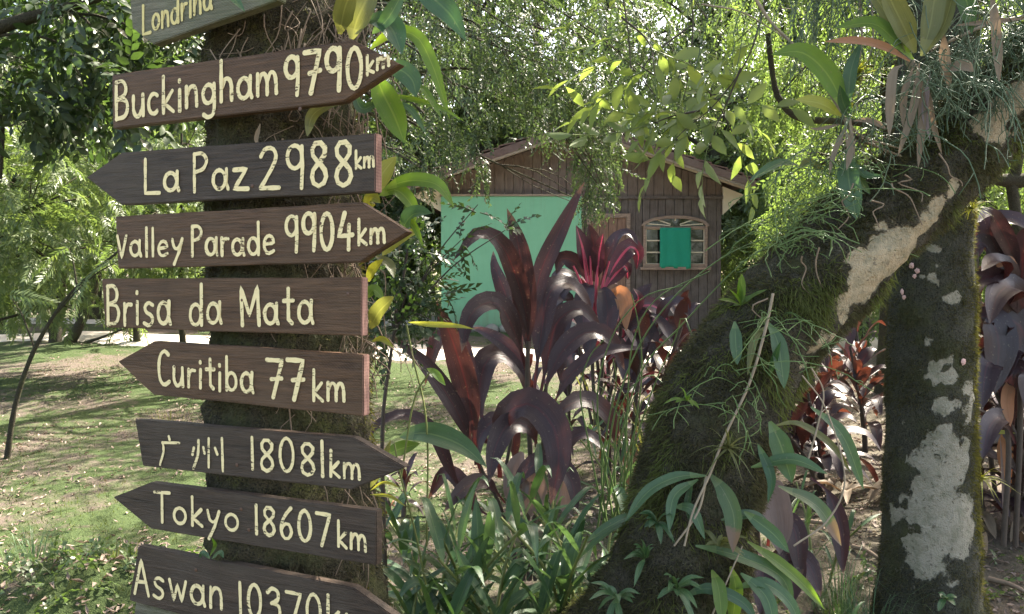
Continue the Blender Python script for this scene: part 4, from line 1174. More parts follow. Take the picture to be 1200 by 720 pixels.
def sign(label, outline, texts, dist, mat, seed, thick=.024, off=0., paint='paint', nails=()):
    """outline: px corners of the front face, clockwise from the upper left"""
    pts3 = [on_board(x, y, off) for x, y in outline]
    c = np.mean(pts3, 0)
    t = thing('direction_sign', c, label, 'sign', 'wooden arrow signs on the trunk')
    rot = Matrix((U, NB, (0, 0, 1))).transposed().to_4x4()
    t.rotation_euler = rot.to_euler()
    def to_local(px, py):
        d = on_board(px, py, off) - c
        return (np.dot(d, U), d[2])
    poly = np.array([to_local(*q) for q in outline])
    # slightly uneven saw cut: add points along every edge
    r = random.Random(seed); P2 = []
    for a, b in zip(poly, np.roll(poly, -1, axis=0)):
        k = max(1, int(np.linalg.norm(b - a) / .05)); nn = unit(np.array([-(b - a)[1], (b - a)[0]]))
        for i in range(k):
            f = i / k
            P2.append(a + (b - a) * f + nn * (.0016 * mnoise.noise((seed * 3.3, (a[0] + (b[0] - a[0]) * f) * 9, (a[1] + (b[1] - a[1]) * f) * 9)) if i else 0))
    bm = bmesh.new()
    fv = [bm.verts.new((x, 0, z)) for x, z in P2]; bv = [bm.verts.new((x, thick, z)) for x, z in P2]
    n = len(P2)
    f0 = bm.faces.new(fv); bm.faces.new(bv[::-1])
    for i in range(n): bm.faces.new((fv[i], bv[i], bv[(i + 1) % n], fv[(i + 1) % n]))
    bmesh.ops.recalc_face_normals(bm, faces=bm.faces)
    bmesh.ops.bevel(bm, geom=[e for e in bm.edges if e.calc_face_angle(0) > .9], offset=.0022, segments=2, affect='EDGES')
    me = bpy.data.meshes.new('board'); bm.to_mesh(me); bm.free()
    me.materials.append(M[mat]); me.materials.append(M['sawn'])
    if 'sawn' in nails:
        for p in me.polygons:
            if p.normal.x > .8: p.material_index = 1
    o = bpy.data.objects.new('board', me); COL.objects.link(o); o.parent = t
    for k, tx in enumerate(texts): writing(o, [tx], 'place_lettering', M[paint], to_local, seed + k * 3)
    for k, tx in enumerate(dist or []): writing(o, [tx], 'distance_lettering', M[paint], to_local, seed + 40 + k)
    for q in nails:
        if q == 'sawn': continue
        x, z = to_local(*q)
        obj('nail', [(x + .005 * math.cos(a), -.0014, z + .005 * math.sin(a)) for a in np.linspace(0, 6.283, 10, endpoint=False)] + [(x, -.0034, z)], [(i, (i + 1) % 10, 10) for i in range(10)], M['iron'], o, local=True)
    return t

sign('weathered grey green board reading Londrina, topmost of the stack', [(150, -22), (330, -74), (326, 0), (179, 52), (155, 33)],
     [('Londrina', (168, 41), (249, 11), 33, 5.2)], None, 'sign_grey', 1, .03, .0, 'paint_old')
sign('dark arrow board pointing right and reading Buckingham 9790 km', [(131, 88), (413, 47), (468, 75), (403, 119), (132, 151)],
     [('Buckingham', (136, 142), (326, 109), 42, 6.4)], [('9790', (334, 113), (426, 102), 47, 6.8), ('km', (430, 88), (457, 77), 22, 4.6)], 'sign', 2, .026, -.002, nails=((196, 95), (352, 128)))
sign('near black arrow board pointing left and reading La Paz 2988 km', [(142, 179), (440, 156), (440, 225), (142, 240), (101, 208)],
     [('La', (170, 227), (211, 224), 40, 6.2), ('Paz', (227, 225), (291, 221), 42, 6.2)], [('2', (305, 220), (328, 219), 46, 6.4), ('988', (336, 220), (414, 217), 49, 6.8), ('km', (417, 198), (439, 195), 21, 4.2)], 'sign_dark', 3, .028, .006, nails=('sawn', (296, 218), (168, 190)))
sign('brown arrow board pointing right and reading Valley Parade 9904 km', [(135, 254), (422, 237), (478, 272), (422, 307.5), (138, 315)],
     [('Valley', (138, 302), (215, 298), 31, 5.4), ('Parade', (225, 299), (323, 298), 35, 5.6)], [('9904', (335, 295), (414, 290), 41, 6.2), ('km', (420, 287), (452, 284), 30, 4.8)], 'sign', 4, .026, -.003, nails=((376, 262),))
sign('brown square ended board reading Brisa da Mata, without a distance', [(119, 327), (424, 325), (424, 394), (123, 384)],
     [('Brisa', (126, 381), (201, 380), 44, 6.2), ('da', (223, 381), (260, 379), 44, 6.), ('Mata', (282, 381), (368, 380), 44, 6.2)], None, 'sign', 5, .026, .004, nails=('sawn', (284, 352), (408, 345)))
sign('brown arrow board pointing left and reading Curitiba 77 km', [(180, 400), (426, 416), (426, 488), (180, 463), (138, 424)],
     [('Curitiba', (186, 451), (298, 460), 38, 5.6)], [('77', (313, 465), (357, 469), 44, 6.6), ('km', (367, 469), (405, 471), 36, 5.2)], 'sign', 6, .026, .0, nails=('sawn', (205, 430)))
sign('dark arrow board pointing right with two Chinese characters and 18081 km', [(158, 492), (414, 513), (475, 548), (412, 574), (167, 546)],
     [('广', (188, 541), (212, 543), 31, 4.4), ('州', (224, 546), (266, 549), 34, 4.6)], [('18081', (294, 549), (382, 558), 37, 5.2), ('km', (387, 558), (423, 562), 31, 4.6)], 'sign_dark', 7, .026, -.002, nails=((278, 545),))
sign('dark arrow board pointing left and reading Tokyo 18607 km', [(175, 566), (441, 599), (441, 663), (177, 620), (132, 583)],
     [('Tokyo', (182, 610), (280, 622), 33, 5.2)], [('18607', (299, 625), (388, 640), 34, 5.2), ('km', (396, 639), (430, 646), 30, 4.6)], 'sign_dark', 8, .026, .0, nails=((283, 597), (292, 621)))
sign('dark square left ended board reading Aswan 10370 km, lowest with lettering', [(162, 640), (414, 689), (476, 733), (408, 775), (151, 704)],
     [('Aswan', (158, 695), (262, 715), 41, 5.6)], [('10370km', (280, 719), (432, 750), 38, 5.4)], 'sign_dark', 9, .026, -.002, nails=((230, 668),))
sign('greyish blank board with a pink sheen, just showing under the lowest lettered sign', [(160, 700), (300, 745), (300, 800), (150, 765)], [], None, 'sign_grey', 10, .024, .02)
# ------------------------------------------------------------------ broad leaved plants
def leaf_obj(t, path, w, kind, mat, name='leaf', roll=0., fold=.25, facing=None, wave=.01, n=18, mb=None, label=None, curl=0.):
    V, F, ac, al = blade(path, w, kind, fold, facing, roll, n, wave, curl)
    if mb is not None:
        mb.add(V, F, across=ac, along=al); return None
    return obj(name, V, F, M[mat], t, attrs={'across': ac, 'along': al}, label=label)

def face_cam(path):
    p = np.asarray(path).mean(0)
    return unit(toward_cam(p) + np.array([0, 0, .55]))

rl = random.Random(99)
def px_leaf(t, pts, wpx, d0, d1, kind, mat, roll=None, mb=None, fold=.25, wave=.012, label=None, curl=0.):
    path = px_path(pts, d0, d1)
    w = wpx / F_PX * (d0 + d1) / 2
    return leaf_obj(t, path, w, kind, mat, roll=rl.uniform(-.35, .35) if roll is None else roll, fold=fold, facing=face_cam(path), mb=mb, wave=wave, label=label, curl=curl)

# the maroon plant in the middle of the photo: every leaf is its own part
def hero():
    d = 3.75
    b = P(612, 652, d); b[2] = gz(b[0], b[1])
    t = thing('cordyline', b, 'large maroon cordyline with broad arching leaves, in front of the mint green wall', 'plant', 'maroon cordyline plants')
    m = MB()
    for pts, r0 in (([(612, 655), (622, 560), (618, 470), (619, 400)], .016), ([(605, 655), (585, 590), (562, 545), (556, 515)], .013), ([(620, 655), (632, 570), (638, 500), (640, 450)], .014), ([(628, 655), (600, 600), (592, 560), (600, 510)], .012)):
        p = spline(px_path(pts, d, d - .05), 16); p[0][2] -= .1
        V, F = tube(p, np.linspace(r0, r0 * .6, 16), 8, .1, 12); m.add(V, F)
    m.build('stem', M['cane'], t, smooth=True)
    Ls = [
     ([(618, 430), (624, 372), (634, 318), (660, 262), (685, 213)], 30, .0, .15, -.3), ([(619, 440), (617, 378), (613, 330), (607, 285), (594, 244)], 40, 0, -.1, .2),
     ([(620, 430), (617, 372), (604, 322), (586, 285), (560, 274), (531, 306)], 32, 0, -.35, .3), ([(616, 440), (607, 385), (592, 344), (580, 312), (578, 294)], 28, .05, .25, .5),
     ([(626, 460), (634, 392), (644, 344), (664, 332), (682, 345), (694, 368)], 38, 0, .25, .1), ([(632, 470), (642, 420), (653, 378), (681, 362), (706, 388)], 36, 0, .2, .1),
     ([(632, 480), (645, 440), (659, 412), (687, 390), (714, 396), (732, 434)], 36, -.05, .1, .1), ([(640, 490), (655, 462), (672, 436), (709, 412), (756, 408)], 26, -.1, -.1, .1),
     ([(618, 440), (606, 398), (588, 360), (568, 356), (549, 374), (541, 414)], 38, 0, -.35, .0), ([(558, 545), (556, 510), (546, 450), (529, 396), (510, 352)], 42, -.05, -.2, .2),
     ([(562, 550), (550, 514), (531, 474), (500, 430), (458, 393)], 30, -.1, -.3, .1), ([(556, 500), (548, 430), (530, 392), (512, 400), (498, 452)], 30, .1, .2, 0),
     ([(570, 520), (562, 462), (570, 424), (590, 418), (612, 436), (620, 468)], 42, .1, .35, .1), ([(586, 560), (584, 515), (594, 485), (622, 474), (648, 500), (655, 540), (645, 592)], 54, -.1, -.4, .0),
     ([(632, 540), (622, 502), (596, 498), (580, 526), (573, 566)], 38, -.1, -.35, .1), ([(556, 600), (530, 556), (508, 508), (478, 487), (446, 494), (430, 518)], 24, -.15, -.4, .1),
     ([(622, 470), (612, 426), (592, 404), (570, 390), (552, 384)], 24, 0, .25, .3), ([(650, 560), (664, 524), (687, 510), (712, 530)], 28, -.05, -.2, .2),
     ([(640, 520), (660, 480), (690, 470), (716, 492), (722, 522)], 32, .05, .3, .1), ([(592, 590), (570, 566), (545, 572), (520, 600)], 28, -.1, -.4, .1), ([(600, 600), (610, 560), (640, 540), (668, 560), (676, 604)], 36, -.1, -.25, 0),
     ([(566, 570), (560, 520), (580, 492), (600, 505), (604, 545)], 30, .05, .2, .2), ([(585, 610), (560, 596), (536, 560), (520, 556), (502, 585)], 26, 0, .1, .1),
    ]
    for pts, w, a, c, roll in Ls: px_leaf(t, pts, w * .74, d + a, d + c, 'cordy', 'cordy', roll, fold=.32, wave=.018, curl=rl.uniform(-.3, .3))
    for pts, w in (([(612, 530), (606, 548), (604, 600)], 30), ([(636, 540), (628, 560), (622, 606)], 30), ([(650, 540), (658, 568), (662, 602)], 26)):
        px_leaf(t, pts, w, d - .08, d - .12, 'strap', 'dry_grey', fold=.5, wave=.05, label='dead grey leaf hanging down')
hero()

def cordyline(px, d, label, stems, n, L, W, mat, seed, height=1.0, spread=1., top=None, group='maroon cordyline plants'):
    """stems with a spiral head of arching leaves"""
    r = random.Random(seed)
    b = G(px, d); t = thing('cordyline', b, label, 'plant', group)
    st, lf, pk = MB(), MB(), MB()
    for s in range(stems):
        a = r.uniform(0, 6.28); h = height * r.uniform(.42, 1.1); off = np.array([math.cos(a), math.sin(a), 0]) * .22 * spread * r.uniform(.2, 1)
        p = spline(np.array([b + off * .3 - (0, 0, .1), b + off * .8 + (0, 0, h * .5), b + off * 1.6 + (0, 0, h)]), 18)
        V, F = tube(p, np.linspace(.016, .010, 18), 7, .12, 15); st.add(V, F)
        for i in range(n):
            f = i / n; az = i * 2.4 + r.uniform(-.3, .3)
            z = p[int(7 + 10 * f)]
            el = R(18 + 62 * f + r.uniform(-12, 12)); l = L * r.uniform(.75, 1.15) * (1 - .25 * f)
            o = np.array([math.cos(az), math.sin(az), 0])
            d0 = o * math.cos(el) + np.array([0, 0, math.sin(el)])
            sag = (1.05 - .75 * f) * r.uniform(.6, 1.25)
            pts = [z, z + d0 * l * .38, z + d0 * l * .68 - np.array([0, 0, .14 * sag * l]) + o * .04 * l, z + d0 * l * .86 - np.array([0, 0, .48 * sag * l]) + o * .1 * l]
            fac = unit(np.array([0, 0, 1.]) - o * .25)
            leaf_obj(t, np.array(pts), W * r.uniform(.8, 1.2), 'cordy', mat, roll=r.uniform(-.5, .5), facing=fac, wave=.02, n=13, mb=lf, curl=r.uniform(-.5, .5))
        if r.random() < .4:
            a2 = r.uniform(0, 6.28); o = np.array([math.cos(a2), math.sin(a2), 0]); z = p[6]
            leaf_obj(t, np.array([z, z + o * .1 + (0, 0, .03), z + o * .16 - (0, 0, .2), z + o * .15 - (0, 0, .4)]), W * .8, 'strap', 'dry', mb=pk, n=12, wave=.05)
    st.build('stem', M['cane'], t, smooth=True)
    lf.build('foliage', M[mat], t, smooth=True)
    if pk.n: pk.build('dead_leaf', M['orange'], t, smooth=True)
    return t
cordyline(716, 5.5, 'slender cordyline with a pinkish head rising just behind the pink stalked one', 3, 15, .48, .085, 'cordy_pink', 5, 1.38, .8)
cordyline(735, 5.0, 'low blackish cordyline between the pink one and the mossy trunk', 4, 11, .46, .085, 'cordy_dark', 6, 1.05, 1.1)
cordyline(785, 6.3, 'dark cordyline with shiny grey leaves below the window of the hut', 3, 11, .46, .08, 'cordy_dark', 7, 1.1, 1.2)
cordyline(668, 5.6, 'dark cordyline low behind the large maroon one', 2, 11, .42, .07, 'cordy_dark', 17, .7, 1.)
cordyline(470, 4.7, 'small dark cordyline on the lawn right beside the Curitiba board', 2, 9, .30, .038, 'cordy_dark', 8, .22, 1.)
cordyline(975, 5.2, 'dark cordyline seen under the leaning trunk, left of the patched trunk', 4, 12, .50, .09, 'cordy_dark', 9, .95, 1.3)
cordyline(1022, 6.2, 'dark cordyline close behind the left edge of the patched trunk', 3, 12, .5, .09, 'cordy', 10, 1.15, 1.)
cordyline(1188, 4.9, 'tall shiny cordyline right of the patched trunk at the edge of the photo', 5, 14, .58, .10, 'cordy_dark', 12, 1.45, 1.3)
cordyline(1245, 4.3, 'maroon cordyline half out of the right edge of the photo', 4, 13, .60, .10, 'cordy_dark', 13, 1.4, 1.3)
cordyline(1160, 6.4, 'dark cordyline farther back right of the patched trunk', 4, 13, .52, .09, 'cordy_dark', 14, 1.55, 1.4)
cordyline(1215, 7.4, 'farthest dark cordyline at the right edge', 4, 13, .55, .09, 'cordy_dark', 15, 1.6, 1.4)
cordyline(938, 6.9, 'dark cordyline farthest back under the leaning trunk', 3, 12, .5, .085, 'cordy', 16, .6, 1.2)

cordyline(1168, 4.5, 'short dark cordyline low behind the right edge of the patched trunk', 4, 11, .46, .085, 'cordy_dark', 23, .55, 1.2)
cordyline(1225, 5.2, 'short dark cordyline low at the right edge of the photo', 4, 11, .5, .09, 'cordy_dark', 24, .6, 1.2)

def pink_clump():
    d = 5.0
    b = G(700, d); t = thing('cordyline', b, 'maroon cordyline with bright pink stalks right in front of the hut door', 'plant', 'maroon cordyline plants')
    m = MB()
    for pts, r0 in (([(698, 500), (694, 420), (694, 340)], .012), ([(702, 500), (706, 420), (704, 345)], .012), ([(706, 500), (722, 430), (728, 380)], .011), ([(708, 500), (750, 430), (768, 380)], .010), ([(694, 500), (680, 420), (676, 360)], .010)):
        V, F = tube(spline(px_path(pts, d, d), 14), r0, 7, .1, 15); m.add(V, F)
    m.build('stem', M['cane'], t, smooth=True)
    m = MB()
    for pts in ([(694, 372), (688, 330), (682, 292)], [(698, 372), (699, 330), (703, 296)], [(696, 372), (693, 330), (692, 300)], [(702, 372), (706, 335), (714, 306)], [(692, 372), (682, 335), (672, 312)]):
        V, F = tube(spline(px_path(pts, d - .03, d - .08), 12), np.linspace(.010, .006, 12), 6); m.add(V, F)
    m.build('pink_stalks', M['pink_stalk'], t, smooth=True)
    P_, D_ = 'cordy_pink', 'cordy_dark'
    for pts, w, mat in (([(692, 335), (685, 300), (675, 264)], 22, P_), ([(700, 335), (702, 302), (707, 274)], 20, P_), ([(704, 335), (712, 300), (724, 278), (738, 274), (748, 288)], 17, D_), ([(707, 340), (720, 312), (738, 290), (748, 298), (746, 316)], 22, P_), ([(705, 345), (716, 328), (732, 312), (736, 328)], 20, P_),
                        ([(691, 335), (674, 308), (657, 304), (652, 322)], 20, D_), ([(689, 345), (670, 326), (654, 322), (646, 338)], 18, D_), ([(696, 330), (696, 290), (690, 262)], 20, D_), ([(686, 350), (668, 338), (654, 350), (650, 378)], 22, D_), ([(694, 350), (690, 334), (684, 360), (684, 398)], 24, D_), ([(700, 350), (706, 338), (712, 365), (710, 402)], 26, D_),
                        ([(714, 372), (722, 345), (732, 352), (734, 388)], 20, 'orange'), ([(720, 388), (736, 362), (752, 344), (764, 332)], 20, D_), ([(726, 392), (748, 362), (768, 360), (784, 378)], 20, P_), ([(728, 398), (746, 380), (760, 392), (764, 420)], 24, D_), ([(722, 400), (706, 384), (694, 396), (690, 426)], 22, D_), ([(730, 396), (734, 372), (748, 352), (742, 338)], 18, P_),
                        ([(766, 392), (780, 362), (796, 356), (808, 372)], 20, D_), ([(766, 396), (756, 372), (744, 370), (736, 390)], 18, D_), ([(768, 400), (786, 384), (798, 394), (802, 414)], 22, D_), ([(676, 372), (664, 350), (650, 352), (640, 372)], 20, D_), ([(678, 380), (666, 370), (656, 388), (654, 416)], 22, D_), ([(764, 410), (750, 396), (742, 412), (738, 440)], 22, D_), ([(700, 420), (712, 400), (726, 412), (730, 446)], 24, D_), ([(690, 430), (676, 412), (664, 424), (660, 456)], 22, D_)):
        px_leaf(t, pts, w, d, d + rl.uniform(-.3, .15), 'cordy', mat, rl.uniform(-.4, .4), fold=.35, wave=.02, curl=rl.uniform(-.3, .3))
pink_clump()

def maroon_near():
    d = 2.9
    b = G(905, d); t = thing('cordyline', b, 'drooping maroon cordyline beside the foot of the leaning trunk', 'plant', 'maroon cordyline plants')
    m = MB(); p = spline(np.array([b - (0, 0, .1), P(890, 660, d), P(884, 580, d)]), 12); V, F = tube(p, .011, 7, .1, 15); m.add(V, F); m.build('stem', M['cane'], t, smooth=True)
    for pts, w, mat in (([(886, 590), (902, 574), (912, 606), (914, 650)], 34, 'dry_grey'), ([(898, 620), (914, 628), (926, 660), (922, 716)], 34, 'cordy'), ([(900, 640), (905, 610), (930, 620), (938, 680)], 26, 'cordy'), ([(950, 560), (972, 580), (984, 620), (988, 672)], 22, 'cordy'), ([(886, 640), (894, 668), (890, 720)], 26, 'cordy'), ([(892, 690), (915, 655), (945, 660), (962, 700)], 26, 'cordy')):
        px_leaf(t, pts, w, d, d - .12, 'strap' if mat == 'dry_grey' else 'cordy', mat, fold=.4, wave=.02)
maroon_near()
def big_right():
    d = 3.9
    b = G(1176, d); t = thing('cordyline', b, 'cordyline with broad grey sheened leaves touching the right side of the patched trunk', 'plant', 'maroon cordyline plants')
    m = MB()
    for pts in ([(1176, 640), (1182, 520), (1170, 420)], [(1190, 640), (1196, 480), (1192, 340)], [(1210, 640), (1216, 470), (1220, 330)]):
        V, F = tube(spline(px_path(pts, d, d), 14), .013, 7, .1, 15); m.add(V, F)
    m.build('stem', M['cane'], t, smooth=True)
    for pts, w in (([(1172, 420), (1150, 374), (1158, 372), (1170, 400), (1166, 462)], 40), ([(1180, 420), (1172, 376), (1196, 384), (1208, 430)], 40), ([(1190, 350), (1170, 300), (1150, 284), (1138, 300)], 30), ([(1192, 345), (1160, 268), (1190, 258), (1224, 280)], 26), ([(1200, 400), (1170, 330), (1148, 330), (1140, 352)], 26),
                   ([(1194, 380), (1180, 320), (1166, 306), (1150, 318)], 28), ([(1176, 470), (1166, 430), (1156, 430), (1150, 480)], 30), ([(1196, 360), (1200, 290), (1210, 260)], 30), ([(1210, 400), (1190, 340), (1170, 345), (1160, 380)], 34), ([(1184, 480), (1190, 440), (1206, 440), (1214, 500)], 34), ([(1200, 340), (1184, 290), (1160, 250), (1144, 262)], 20), ([(1215, 460), (1196, 410), (1180, 412), (1176, 450)], 36), ([(1190, 520), (1176, 490), (1160, 500), (1150, 540)], 24)):
        px_leaf(t, pts, w, d, d - rl.uniform(.0, .35), 'cordy', 'cordy_dark', rl.uniform(-.5, .5), fold=.35, wave=.02, curl=rl.uniform(-.3, .3))
    px_leaf(t, [(1186, 440), (1180, 470), (1184, 500)], 14, d, d - .1, 'strap', 'orange', label='orange dead leaf')
    px_leaf(t, [(1192, 310), (1180, 306), (1168, 314)], 14, d - .1, d - .1, 'strap', 'orange', label='orange dead leaf')
big_right()

# epiphytes traced from the photograph: each has its own distance and thickness
def epiphyte(name, label, cat, base, leaves, d, extra=None, group=None):
    t = thing(name, base, label, cat, group)
    for L in leaves:
        pts, w, mat = L[:3]; kind = L[3] if len(L) > 3 else 'strap'
        dd = rl.uniform(-.10, .03)
        if name == 'strap_fern': w *= .84
        px_leaf(t, pts, w, d, d + dd, kind, mat, fold=.3)
    return t
sd1 = 2.02
epiphyte('orchid', 'bright green arching orchid behind the tip of the Buckingham board', 'orchid', P(432, 95, sd1 + .1),
    [([(432, 60), (445, 48), (464, 37), (489, 44), (506, 75), (516, 104), (527, 140)], 17, 'green_br', 'lance'), ([(440, 85), (448, 108), (462, 136), (474, 168)], 30, 'green_br'), ([(450, 84), (468, 82), (483, 94), (488, 114)], 24, 'green'),
     ([(430, 24), (446, 24), (460, 36), (471, 64)], 32, 'green_dk', 'lance'), ([(452, 110), (480, 116), (515, 126), (545, 143)], 7, 'green_br', 'lance'), ([(462, 118), (482, 130), (500, 158)], 8, 'green', 'lance'), ([(486, 96), (500, 110), (518, 140)], 9, 'green_br', 'lance'),
     ([(415, 110), (425, 128), (445, 118)], 14, 'green', 'lance'), ([(402, 74), (384, 84), (366, 96)], 13, 'green_ol', 'lance')], sd1, group='orchids on the sign tree')
epiphyte('orchid', 'broad olive leaved orchid above the Buckingham board, its dark leaf hanging from the top', 'orchid', P(425, 30, sd1),
    [([(412, 46), (420, 20), (440, -20)], 34, 'green_ol'), ([(480, -40), (504, -6), (528, 18), (546, 48)], 30, 'green_dk', 'lance'), ([(398, 40), (404, 10), (416, -20)], 24, 'green_ol'), ([(436, 40), (456, 20), (478, -20)], 18, 'green', 'lance')], sd1 - .02, group='orchids on the sign tree')
epiphyte('orchid', 'yellow green orchid sprouting beside the right end of the La Paz board', 'orchid', P(440, 240, sd1 + .05),
    [([(442, 226), (447, 206), (464, 184)], 24, 'yellow', 'lance'), ([(450, 222), (470, 214), (490, 212), (514, 218), (532, 243)], 20, 'green_br', 'lance'), ([(444, 230), (464, 223), (482, 240), (487, 260)], 19, 'green_br', 'lance'), ([(470, 270), (484, 252), (506, 250)], 24, 'green', 'lance'),
     ([(448, 300), (466, 282), (494, 268)], 18, 'yellow', 'lance'), ([(474, 250), (486, 266), (496, 290)], 8, 'green_br', 'lance'), ([(430, 246), (436, 232), (446, 238)], 16, 'yellow', 'lance')], sd1, group='orchids on the sign tree')
epiphyte('orchid', 'olive orchid with a blunt leaf beside the right end of the Brisa board', 'orchid', P(436, 350, sd1 + .05),
    [([(434, 385), (444, 366), (462, 348)], 22, 'green_ol'), ([(430, 350), (438, 340), (450, 352)], 14, 'green_br', 'lance'), ([(440, 300), (455, 310), (462, 326)], 14, 'green_ol', 'lance'), ([(436, 400), (448, 398), (462, 408)], 8, 'yellow', 'lance'), ([(430, 330), (437, 318), (449, 304)], 16, 'yellow', 'lance')], sd1, group='orchids on the sign tree')
epiphyte('fern', 'small pale green leaf curling between the Buckingham and La Paz boards', 'fern', P(365, 158, 1.99),
    [([(360, 160), (366, 136), (384, 124), (406, 120)], 14, 'green_ol', 'lance'), ([(305, 145), (300, 165), (308, 172)], 5, 'dry')], 1.98)
epiphyte('fern', 'little green fern tuft between the Tokyo and Aswan boards', 'fern', P(248, 650, 2.04), [([(246, 652), (252, 640), (248, 630)], 5, 'green_br', 'lance'), ([(246, 655), (238, 648), (234, 654)], 6, 'green'), ([(248, 655), (258, 648), (262, 654)], 6, 'green')], 2.02)
epiphyte('fern', 'yellow strappy tuft beside the tip of the 18081 km board', 'fern', P(436, 578, 2.08), [([(434, 575), (450, 566), (470, 572)], 4, 'yellow'), ([(434, 580), (456, 582), (476, 594)], 4, 'yellow'), ([(434, 572), (444, 548), (440, 520)], 10, 'green_ol', 'lance'), ([(436, 560), (450, 536), (458, 516)], 10, 'green_ol', 'lance')], 2.06)
epiphyte('fern', 'thin green leaf crossing from the top over the Londrina board', 'fern', P(300, -30, 1.9), [([(255, -30), (272, -4), (287, 14)], 14, 'green', 'lance')], 1.88)

ld1 = 2.30
epiphyte('strap_fern', 'strap leaved fern with brown tips on the lower leaning trunk', 'fern', P(822, 562, ld1),
    [([(828, 558), (795, 559), (760, 576), (732, 612)], 17, 'green'), ([(818, 562), (790, 582), (784, 624)], 15, 'green'), ([(832, 556), (848, 576), (860, 606), (859, 648)], 25, 'green_tip'), ([(790, 594), (811, 598), (826, 632)], 15, 'green', 'lance'), ([(812, 565), (806, 590), (812, 620)], 10, 'green_dk', 'lance')], ld1, group='strap ferns on the leaning trunk')
epiphyte('strap_fern', 'strap leaved fern hanging two bright leaves at the middle of the leaning trunk', 'fern', P(895, 375, 2.34),
    [([(861, 377), (862, 400), (864, 428)], 17, 'green'), ([(900, 378), (912, 404), (919, 456)], 22, 'green'), ([(898, 382), (884, 400), (876, 440)], 12, 'green_ol', 'lance'), ([(902, 440), (908, 420), (915, 400)], 10, 'green_dk', 'lance')], 2.33, group='strap ferns on the leaning trunk')
epiphyte('strap_fern', 'long pale strap fern arching out right of the leaning trunk', 'fern', P(885, 505, ld1 + .08),
    [([(902, 494), (915, 522), (928, 566)], 29, 'green'), ([(950, 477), (987, 510), (1012, 574)], 18, 'green'), ([(905, 500), (935, 497), (974, 522), (998, 556)], 12, 'green_ol'), ([(880, 548), (928, 539), (970, 556)], 18, 'green'), ([(912, 570), (958, 594), (986, 640)], 22, 'green_tip'), ([(888, 520), (904, 560), (900, 590)], 14, 'green_dk', 'lance')], ld1, group='strap ferns on the leaning trunk')
epiphyte('strap_fern', 'low clump of glossy strap leaves at the foot of the leaning trunk', 'fern', P(850, 650, 2.3),
    [([(815, 640), (866, 652), (915, 676), (930, 712)], 22, 'green'), ([(834, 668), (842, 690), (846, 730)], 20, 'green_br'), ([(856, 664), (862, 690), (858, 735)], 20, 'green_br'), ([(876, 635), (912, 660), (940, 684), (966, 714)], 18, 'green_br'), ([(872, 600), (905, 625), (925, 648)], 20, 'green'), ([(860, 690), (895, 684), (925, 706), (940, 740)], 18, 'green'), ([(800, 700), (830, 690), (870, 706), (890, 735)], 16, 'green_dk'), ([(868, 672), (898, 700), (908, 740)], 20, 'green'), ([(845, 610), (880, 604), (905, 618)], 16, 'green_dk')], 2.28, group='strap ferns on the leaning trunk')

def rosette(name, label, px, py, d, n, lpx, wpx, mat, seed, group=None, up=.6, kind='taper', droop=.25, cat=None):
    r = random.Random(seed); c = P(px, py, d); t = thing(name, c, label, cat or ('air plant' if kind == 'taper' else 'bromeliad'), group)
    mb = MB(); l = lpx / F_PX * d
    for i in range(n):
        v = unit(np.array([r.gauss(0, 1), r.gauss(-.5, .6), r.gauss(up, .7)])); q = l * r.uniform(.45, 1.25)
        pts = np.array([c, c + v * q * .5, c + v * q - np.array([0, 0, droop * q])])
        leaf_obj(t, pts, wpx / F_PX * d, kind, mat, mb=mb, n=9, facing=unit(np.array([0, -.5, 1.])))
    mb.build('foliage', M[mat], t, smooth=True)
    return t
rosette('air_plant', 'spiky yellow green air plant glowing behind the hanging bromeliad', 1000, 95, 2.55, 46, 52, 4.5, 'yellow', 1, 'air plants on the trunks')
rosette('air_plant', 'fine leaved air plant on the middle of the leaning trunk above the strap fern', 853, 525, 2.27, 26, 42, 3, 'green_ol', 2, 'air plants on the trunks')
rosette('air_plant', 'yellow lit air plant tuft where the limb crosses the patched trunk', 1138, 245, 2.72, 40, 26, 3.2, 'yellow', 3, 'air plants on the trunks')
rosette('air_plant', 'pale tuft sticking out right of the patched trunk halfway down', 1150, 560, 3.35, 18, 34, 3, 'yellow', 4, 'air plants on the trunks', .3)
rosette('air_plant', 'dry tangled air plant below the hanging bromeliad', 1003, 160, 2.5, 40, 46, 2.6, 'dry', 6, 'air plants on the trunks', -.5)
rosette('bromeliad', 'small yellow green bromeliad rosette on top of the leaning trunk bend', 868, 358, 2.42, 9, 36, 10, 'green_br', 5, None, .9, 'strap', .1)
rosette('bromeliad', 'little green rosette low on the moss of the patched trunk', 1108, 702, 3.12, 7, 18, 7, 'green', 7, None, .4, 'strap', .3)

